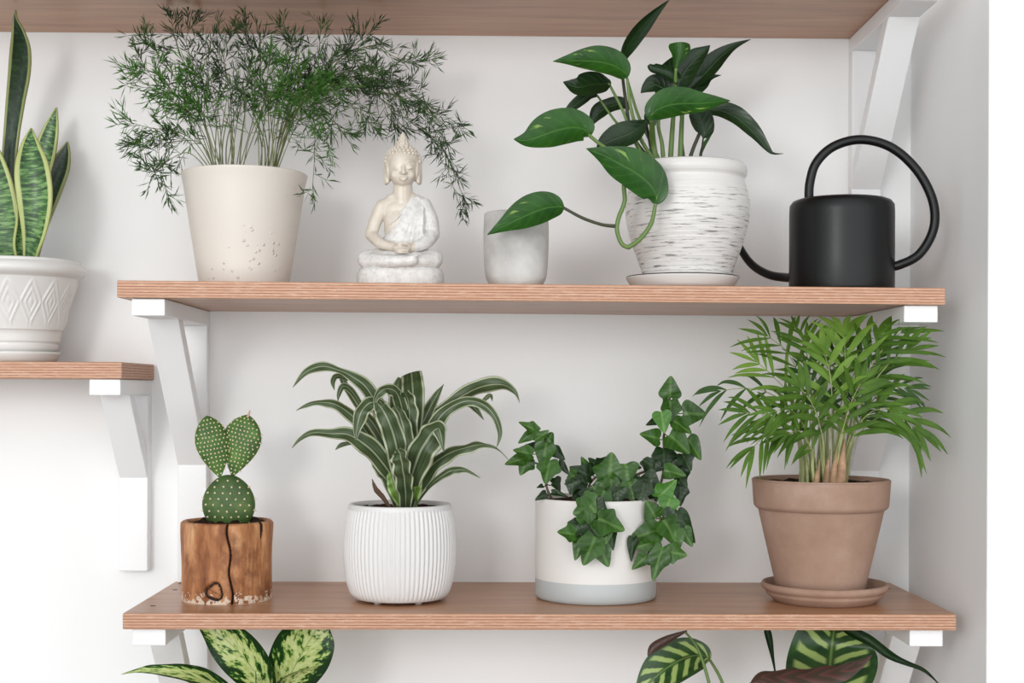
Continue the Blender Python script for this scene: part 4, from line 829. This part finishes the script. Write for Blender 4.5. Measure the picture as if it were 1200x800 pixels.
# ---------------------------------------------------------------- cactus
k = NT('cactus_skin', 0.5, 0.35); n = k.noise(k.coord(), 50, 4)
k.color(k.ramp(n, [(0.3, lin(50, 80, 34)), (0.6, lin(74, 110, 46)), (0.8, lin(100, 136, 64))])); k.bump(k.noise(k.coord(), 300, 3), 0.0006); M['cactus_skin'] = k.m
k = NT('cactus_dark_skin', 0.5, 0.35); n = k.noise(k.coord(), 50, 4)
k.color(k.ramp(n, [(0.3, lin(48, 70, 34)), (0.6, lin(68, 94, 44)), (0.8, lin(98, 112, 62))])); k.bump(k.noise(k.coord(), 300, 3), 0.0006); M['cactus_dark_skin'] = k.m
simple('areole', (226, 206, 172), 0.8); simple('areole_tip', (196, 160, 140), 0.8)
def pad(bx, by, tx, ty, hw, Y, thick, mat, ns, dot, wide=.6, yaw=0):
    P0, P1 = at(bx, by, Y), at(tx, ty, Y); ax = P1 - P0; L = ax.length; ax.normalize(); s = mpp(Y); W = hw * s
    nr = Matrix.Rotation(R(yaw), 3, ax) @ Vector((0, -1, 0)); nr = (nr - ax * nr.dot(ax)).normalized(); sd = ax.cross(nr) * -1
    def wv(v): return W * (max(0, math.sin(math.pi * min(1, max(0, v)) ** wide)) ** (.5 if wide < 1.1 else .66))
    g = MB(); vs, fs, uv = [], [], []; n, sg = 26, 28
    for i in range(n + 1):
        v = i / n; v = .5 - .5 * math.cos(math.pi * v)
        w = max(1e-5, wv(v)); th = max(1e-5, thick * (w / W) ** .9)
        for j in range(sg):
            a = 2 * math.pi * j / sg; vs.append(P0 + ax * L * v + sd * math.cos(a) * w + nr * math.sin(a) * th); uv.append((j / sg, v))
    for i in range(n):
        for j in range(sg): a, b = i * sg + j, i * sg + (j + 1) % sg; fs.append((a, b, b + sg, a + sg))
    g.add(vs, fs, uv); pd0 = g.build('pad', mat, cactus)
    # areoles on a staggered grid over both faces and the rim
    h = MB(); rows = ns
    for i in range(1, rows):
        v = i / rows; w = wv(v); th = thick * (w / W) ** .9
        cnt = max(2, round(w / W * ns * .62))
        for face in (1, -1):
            for j in range(cnt + 1):
                u = -1 + 2 * (j + (.5 if i % 2 else 0)) / cnt
                if abs(u) > 1.001: continue
                u += random.uniform(-.03, .03); u = max(-1, min(1, u)); a = math.acos(u)
                p = P0 + ax * (L * v + random.uniform(-.0006, .0006)) + sd * u * w + nr * math.sin(a) * th * face
                nn = (sd * u * .4 + nr * face * math.sin(a)).normalized()
                ball(h, p + nn * .0001, dot, 6, 4)
                for _ in range(2):
                    q = nn + Vector((random.uniform(-.6, .6), random.uniform(-.6, .6), random.uniform(-.4, .7))); q.normalize()
                    tube(h, [p, p + q * dot * 2.4], [dot * .25, dot * .06], seg=3, cap=False)
    h.build('areole_cluster', 'areole', pd0); return pd0
pad(268, 626, 268, 556, 31, KY, .0125, 'cactus_dark_skin', 10, .0013, wide=1.0)
pad(258, 560, 242, 487, 19.5, KY - .003, .0085, 'cactus_skin', 15, .00105, wide=1.3, yaw=14)
pad(272, 559, 291, 486, 23.5, KY + .004, .0085, 'cactus_skin', 16, .00105, wide=1.4, yaw=-10)
g = MB(); vtube(g, [at(290, 489, KY), at(292, 484, KY), at(293, 480, KY)], [.0016, .0013, .0004], 8, seg=8); g.build('bud', 'areole_tip', cactus)
# ---------------------------------------------------------------- plants cut by the lower edge
def low_pot(name, cx, Y, label, hw=52):
    b = base('bottom', cx, Y); b.z = at(cx, 400, Y).z; b = Vector((b.x, Y, top_z('bottom', b.x)))
    t = thing(name, b, label, 'potted plant'); s = mpp(Y); g = MB()
    pr = [(hw * .72 * s, b.z), (hw * .75 * s, b.z + .003), (hw * s, b.z + .095), (hw * 1.02 * s, b.z + .105)]
    g.add(*lathe([(hw * .5 * s, b.z)] + hollow(pr, .005, .016), b, 64)); g.build('pot', 'white_matte', t)
    g = MB(); vs, fs, uv = lathe([((hw - 6) * s, b.z + .08), ((hw - 6) * s, b.z + .094), (.0005, b.z + .096)], b, 32); g.add(vs, fs, uv); g.build('soil', 'soil', t); return t, b
dieff, db = low_pot('potted_dieffenbachia', 310, -.14, 'green and cream blotched dieffenbachia leaves just under the cactus, cut off by the lower edge', 58)
def ll(par, *pts, mat, n=30, **kw):
    kw.setdefault('fold', .22); return soften(leaf(par, list(pts), mat, n, cols=6, **kw))
D = -.15; dm = 'dieffenbachia_leaf'
ll(dieff, (295, 850, D, 3), (272, 822, D-.03, 13), (250, 803, D-.05, 17), (225, 792, D-.07, 15), (200, 787, D-.08, 10), (177, 785, D-.085, 7), (160, 786, D-.088, 3), (142, 790, D-.09, .4), mat=dm, facing=Vector((0, -.8, 1)), wave=.06)
ll(dieff, (318, 830, D, 3), (311, 808, D-.01, 14), (298, 786, D-.02, 23), (280, 764, D-.03, 26), (262, 747, D-.035, 22), (245, 735, D-.035, 12), (228, 727, D-.03, .5), mat=dm, fold=.3, twist=-8)
ll(dieff, (322, 835, D, 3), (332, 808, D-.005, 20), (343, 785, D-.01, 31), (355, 763, D-.015, 35), (366, 745, D-.02, 31), (374, 733, D-.02, 20), (382, 723, D-.02, .5), mat=dm, twist=6)
ll(dieff, (322, 850, D, 3), (326, 825, D-.04, 12), (335, 803, D-.06, 17), (350, 790, D-.07, 16), (362, 784, D-.075, 9), (374, 779, D-.08, .5), mat=dm, facing=Vector((0, -.7, -1)), fold=.35)
ll(dieff, (312, 850, D, 3), (308, 828, D-.05, 12), (306, 808, D-.07, 12), (303, 792, D-.08, 5), (300, 784, D-.08, .5), mat=dm, facing=Vector((0, -.6, 1)))
for x1, y1, dd in ((295, 850, 0), (318, 830, 0), (322, 835, 0), (322, 850, 0), (312, 850, 0)):
    stem(dieff, [(311, 1010, -.14), (312 + (x1 - 311) * .3, 930, -.14), (x1, y1 - 4, D)], (5, 4, 3), 'green_stem')
cala, cb_ = low_pot('potted_calathea', 925, -.14, 'striped calathea with one purple underside, below the palm, cut off by the lower edge', 60)
C0 = -.15; cm = 'calathea_leaf'
ll(cala, (832, 773, C0-.02, 2), (824, 768, C0-.025, 14), (808, 769, C0-.035, 22), (790, 777, C0-.045, 25), (773, 789, C0-.052, 23), (758, 803, C0-.055, 14), (744, 819, C0-.055, .5), mat=cm, facing=Vector((-.1, -1, .5)), fold=.3)
ll(cala, (805, 739, C0-.06, 1), (793, 744, C0-.06, 3), (778, 751, C0-.06, 5), (765, 759, C0-.06, 5), (759, 768, C0-.06, .5), mat='calathea_underside', fold=.5)
ll(cala, (966, 838, C0, 4), (968, 818, C0-.02, 36), (971, 796, C0-.035, 50), (973, 774, C0-.045, 54), (975, 755, C0-.05, 49), (977, 740, C0-.045, 34), (979, 731, C0-.04, 1), mat=cm, fold=.16, facing=Vector((0, -1, .15)))
ll(cala, (880, 800, C0-.07, 1), (892, 793, C0-.075, 9), (915, 793, C0-.085, 14), (945, 792, C0-.09, 15), (975, 788, C0-.09, 14), (1000, 781, C0-.085, 10), (1022, 767, C0-.08, .6), mat='calathea_underside', fold=.3, wave=.12, facing=Vector((0, -1, -.5)))
ll(cala, (908, 786, C0-.02, 1), (905, 770, C0-.02, 2), (901, 750, C0-.02, 4), (898, 738, C0-.02, 4), (896, 730, C0-.02, .5), mat='pothos_dark_leaf', fold=.8, n=16)
ll(cala, (1098, 799, C0-.1, .8), (1082, 785, C0-.1, 2.2), (1062, 777, C0-.1, 3), (1042, 768, C0-.1, 5), (1020, 752, C0-.1, 6), (1000, 742, C0-.09, 6), (985, 736, C0-.08, 1), mat='pothos_dark_leaf', fold=.8, wave=.15)
for pts in ([(915, 1010, -.14), (870, 900, -.16), (850, 810, C0-.03), (832, 773, C0-.02)], [(920, 1010, -.14), (915, 900, -.14), (908, 786, C0-.02)], [(928, 1010, -.14), (950, 920, -.15), (966, 836, C0)],
            [(918, 1010, -.14), (890, 900, -.18), (880, 800, C0-.07)], [(912, 1010, -.14), (850, 920, -.18), (835, 820, -.21), (820, 765, C0-.055), (803, 740, C0-.06)], [(935, 1010, -.14), (1040, 930, -.2), (1110, 840, C0-.1), (1098, 799, C0-.1)]):
    stem(cala, pts, (3, 2.4, 1.8) if len(pts) == 3 else (3, 2.4, 2, 1.6) if len(pts) == 4 else (3, 2.6, 2.2, 1.6, 1.2), 'green_stem', n=40)
# ---------------------------------------------------------------- seated statue
BY = -0.19; bb = base('mid', 469, BY); s = mpp(BY)
statue = thing('seated_statue', bb, 'cream and white glazed ceramic statue of a seated meditating figure', 'statue')
k = NT('statue_glaze', 0.32, 0.5); o = k.coord(); n = k.noise(o, 70, 4, 0.6); k.color(k.ramp(n, [(0.3, lin(198, 186, 171)), (0.7, lin(212, 203, 191))])); k.bump(n, 0.0006, 0.6); M['statue_glaze'] = k.m
k = NT('statue_white_glaze', 0.25, 0.5); o = k.coord(); n = k.noise(o, 160, 4, 0.7); d = k.vor(o, 260)
k.color(k.mix(k.ramp(d, [(0.10, 0.45), (0.24, 0.0)]), k.ramp(n, [(0.35, lin(200, 196, 192)), (0.6, lin(220, 217, 214))]), lin(186, 180, 174))); k.bump(n, 0.0014, 0.8); M['statue_white_glaze'] = k.m
def sp(x, y, dy=0): return at(x, y, BY + dy)      # dy in metres, negative is towards the room
def capsule(g, pts, radii, n=14):
    q = crv([tuple(p) for p in pts], n); rr = [r[0] * s for r in crv([(r,) for r in radii], n)]
    for p, r in zip(q, rr): pass
    tube(g, [Vector(p) for p in q], rr, seg=16); ball(g, q[0], rr[0], 14, 10); ball(g, q[-1], rr[-1], 14, 10)
def remeshed(g, name, mat, vox, sm=6, parent=statue):
    o = g.build(name, mat, parent); r = o.modifiers.new('remesh', 'REMESH'); r.mode = 'VOXEL'; r.voxel_size = vox; r.use_smooth_shade = True
    m = o.modifiers.new('smooth', 'SMOOTH'); m.iterations = sm; m.factor = 0.5
    dg = bpy.context.evaluated_depsgraph_get(); me = bpy.data.meshes.new_from_object(o.evaluated_get(dg))
    o.modifiers.clear(); o.data = me; me.materials.clear(); me.materials.append(M[mat])
    for p in me.polygons: p.use_smooth = True
    return o
e = lambda g, x, y, dy, rx, ry, rz, **kw: ball(g, sp(x, y, dy), (rx * s, ry * s, rz * s), 24, 16, **kw)
g = MB()
# torso, shoulders, neck
e(g, 472, 266, .002, 22, 14, 32); e(g, 473, 247, .002, 27, 13, 15); e(g, 472, 286, 0, 24, 17, 14)
e(g, 463, 252, .0005, 13, 11, 11); e(g, 481, 252, .0005, 13, 11, 11); e(g, 471, 262, 0, 21, 14.5, 22)
capsule(g, [sp(450, 242, .003), sp(472, 237, .003), sp(496, 242, .003)], [9, 10, 9]); capsule(g, [sp(472, 238, .003), sp(472, 212, 0)], [12.5, 11])
e(g, 472, 235, .003, 22, 9.5, 11); e(g, 472, 231, .002, 15, 9, 9)
# head with face
e(g, 472, 195, 0, 18.2, 18, 22); e(g, 472, 205, -.004, 15, 14, 14.5); e(g, 472, 213, -.009, 6.5, 6, 5); e(g, 464, 205, -.0105, 6, 5.5, 6.5); e(g, 480, 205, -.0105, 6, 5.5, 6.5)
capsule(g, [sp(472.5, 191, -.0165), sp(472.8, 198, -.0195), sp(473, 202, -.021)], [1.6, 1.9, 2.6]); e(g, 469.7, 202.6, -.0185, 1.7, 1.8, 1.4); e(g, 476, 202.6, -.0185, 1.7, 1.8, 1.4)
capsule(g, [sp(468, 208.2, -.0172), sp(470.8, 207.2, -.019), sp(472.8, 207.7, -.0193), sp(474.8, 207.2, -.019), sp(477.6, 208.2, -.0172)], [.6, 1.1, 1.1, 1.1, .6]); capsule(g, [sp(469.5, 210, -.0178), sp(472.8, 210.8, -.0188), sp(476, 210, -.0178)], [.8, 1.3, .8])
for sx in (-1, 1):
    capsule(g, [sp(472.5 + sx * 3.2, 190.5, -.0165), sp(472.5 + sx * 8, 188.4, -.0162), sp(472.5 + sx * 13, 191, -.012)], [.8, 1.1, .7])      # brow
    e(g, 472.6 + sx * 7.6, 195.4, -.0148, 4.2, 3.0, 2.3)                                                                                 # lowered eyelid
    capsule(g, [sp(472.6 + sx * 4, 197, -.0164), sp(472.6 + sx * 7.8, 198, -.0170), sp(472.6 + sx * 11.6, 196.8, -.0148)], [.5, .7, .5])
    capsule(g, [sp(472 + sx * 17, 190, 0), sp(472 + sx * 18.2, 200, 0), sp(472 + sx * 18, 213, -.001)], [3, 3, 2.8])                            # long ear
# arms: one bare, one under the robe
capsule(g, [sp(448, 243, .002), sp(440, 259, .001), sp(435, 275, -.002)], [9, 8, 7.2]); capsule(g, [sp(435, 275, -.002), sp(446, 285, -.016), sp(462, 289.5, -.026)], [7.2, 6.2, 4.6])
capsule(g, [sp(496, 243, .002), sp(503, 259, .001), sp(506, 274, -.002)], [9.5, 9, 8]); capsule(g, [sp(506, 274, -.002), sp(498, 285, -.016), sp(482, 290, -.026)], [8, 6.8, 4.8])
# hands laid one on the other, fingers apart
e(g, 468, 290.5, -.029, 9, 7, 3.4); e(g, 475, 292.5, -.027, 9, 7, 3.4)
for i in range(4):
    capsule(g, [sp(466, 290 + i * .9, -.031 - i * .0018), sp(473, 290.4 + i * .9, -.0335 - i * .0018), sp(481 - i, 290.8 + i * .8, -.033 - i * .0016)], [1.5, 1.4, 1.1], 8)
    capsule(g, [sp(478, 293 + i * .8, -.030 - i * .0016), sp(470, 293.6 + i * .7, -.0325 - i * .0016), sp(463 + i, 293.8 + i * .6, -.032 - i * .0014)], [1.5, 1.4, 1.1], 8)
capsule(g, [sp(465, 288, -.03), sp(469, 285.5, -.034), sp(472, 285, -.034)], [1.7, 1.5, 1.2], 8); capsule(g, [sp(481, 288.5, -.03), sp(477, 285.8, -.034), sp(473, 285, -.034)], [1.7, 1.5, 1.2], 8)
remeshed(g, 'body', 'statue_glaze', .0008, 4)
# crossed legs under cloth
g = MB()
capsule(g, [sp(478, 298, .006), sp(452, 302, -.004), sp(430, 304, -.012)], [11, 12, 11]); capsule(g, [sp(462, 298, .006), sp(488, 302, -.004), sp(508, 304, -.012)], [11, 12, 11])
capsule(g, [sp(430, 305, -.014), sp(452, 306, -.030), sp(484, 305, -.036)], [10, 8, 6]); capsule(g, [sp(508, 305, -.014), sp(488, 306, -.028), sp(460, 308, -.034)], [10, 7, 5])
e(g, 469, 302, -.008, 40, 22, 10)
for x in (434, 444, 494, 504): capsule(g, [sp(x, 293, -.012), sp(x + (469 - x) * .2, 301, -.028), sp(x + (469 - x) * .45, 309, -.034)], [1.4, 1.6, 1.2], 8)
capsule(g, [sp(455, 311, -.034), sp(472, 303, -.040), sp(490, 299, -.040)], [1.4, 1.8, 1.2], 8)
remeshed(g, 'crossed_legs', 'statue_white_glaze', .001, 5)
# plinth
g = MB(); c = bb; n = 64; prof = [(50, 0), (50.5, 1.5), (51, 6), (50, 12), (47.5, 16), (30, 17.5)]
def sup(a, r): ca, sa = math.cos(a), math.sin(a); return Vector((math.copysign(abs(ca) ** .55, ca) * r, math.copysign(abs(sa) ** .7, sa) * r * .66, 0))
vs, fs = [], []
for r, h in prof:
    for i in range(n): p = sup(2 * math.pi * i / n, r * s); vs.append(Vector((c.x, c.y, c.z + h * 1.38 * s)) + p)
for j in range(len(prof) - 1):
    for i in range(n): a, b = j * n + i, j * n + (i + 1) % n; fs.append((a, b, b + n, a + n))
fs += [tuple(range(n - 1, -1, -1)), tuple(range((len(prof) - 1) * n, len(prof) * n))]
g.add(vs, fs); g.build('plinth', 'statue_white_glaze', statue)
# robe over one shoulder, sleeve and pleats
g = MB()
capsule(g, [sp(489, 238, .001), sp(480, 256, -.004), sp(468, 277, -.003)], [9.5, 13, 14]); capsule(g, [sp(492, 240, .002), sp(490, 258, -.001), sp(486, 282, 0)], [10, 12.5, 14]); e(g, 472, 282, -.001, 24, 16.5, 12)
capsule(g, [sp(496, 242, .002), sp(503.5, 258, .001), sp(506.5, 274, -.002)], [10.6, 10, 9]); capsule(g, [sp(506.5, 274, -.002), sp(499, 284, -.015), sp(487, 289, -.023)], [9, 7.8, 6])
for i in range(6):
    x = 480 + i * 3; capsule(g, [sp(x + 1, 233 + i * .6, -.005), sp(x - 3 + i * .6, 255, -.0138), sp(x - 14 + i * 2.6, 283, -.0145)], [.9, 2.2, 1.6], 10)
capsule(g, [sp(484, 231, -.004), sp(468, 252, -.015), sp(457, 263, -.0118)], [1.3, 1.5, .8], 12)
remeshed(g, 'robe', 'statue_white_glaze', .0009, 3)
# hair: tight curls over a cap, topknot and flame tip
g = MB(); e(g, 472, 190, .004, 20.3, 18.5, 19); e(g, 472, 200, .006, 19, 16, 17); rr = random.Random(3)
hc = sp(472, 190, .004)
for j in range(8):
    th = R(12 + j * 13)
    m = max(5, int(26 * math.sin(th)))
    for i in range(m):
        a = 2 * math.pi * (i + .5 * (j % 2)) / m; d = Vector((math.sin(th) * math.cos(a), math.sin(th) * math.sin(a), math.cos(th)))
        p = hc + Vector((d.x * 20.3 * s, d.y * 18.5 * s, d.z * 19 * s))
        if d.y < -.35 and p.z < sp(472, 183).z: continue
        ball(g, p, 2.3 * s, 8, 6)
for h, r in ((172, 8.6), (169, 6.6), (166, 5.2), (163, 3.9), (160.5, 2.8), (158.5, 1.8)):
    e(g, 472, h, .003, r, r, 4)
    for i in range(10): a = i * .628 + h; ball(g, sp(472, h, .003) + Vector((math.cos(a) * r * s, math.sin(a) * r * s, 0)), 1.5 * s, 7, 5)
for sx in (-1, 1): capsule(g, [sp(472 + sx * 19, 188, .003), sp(472 + sx * 19.6, 203, .004), sp(472 + sx * 19.5, 214, .004)], [3, 3.2, 2.8])
for sx in (-1, 1): e(g, 472 + sx * 16.3, 199, .0035, 4.5, 11, 15)
o = g.build('hair', 'statue_glaze', statue)
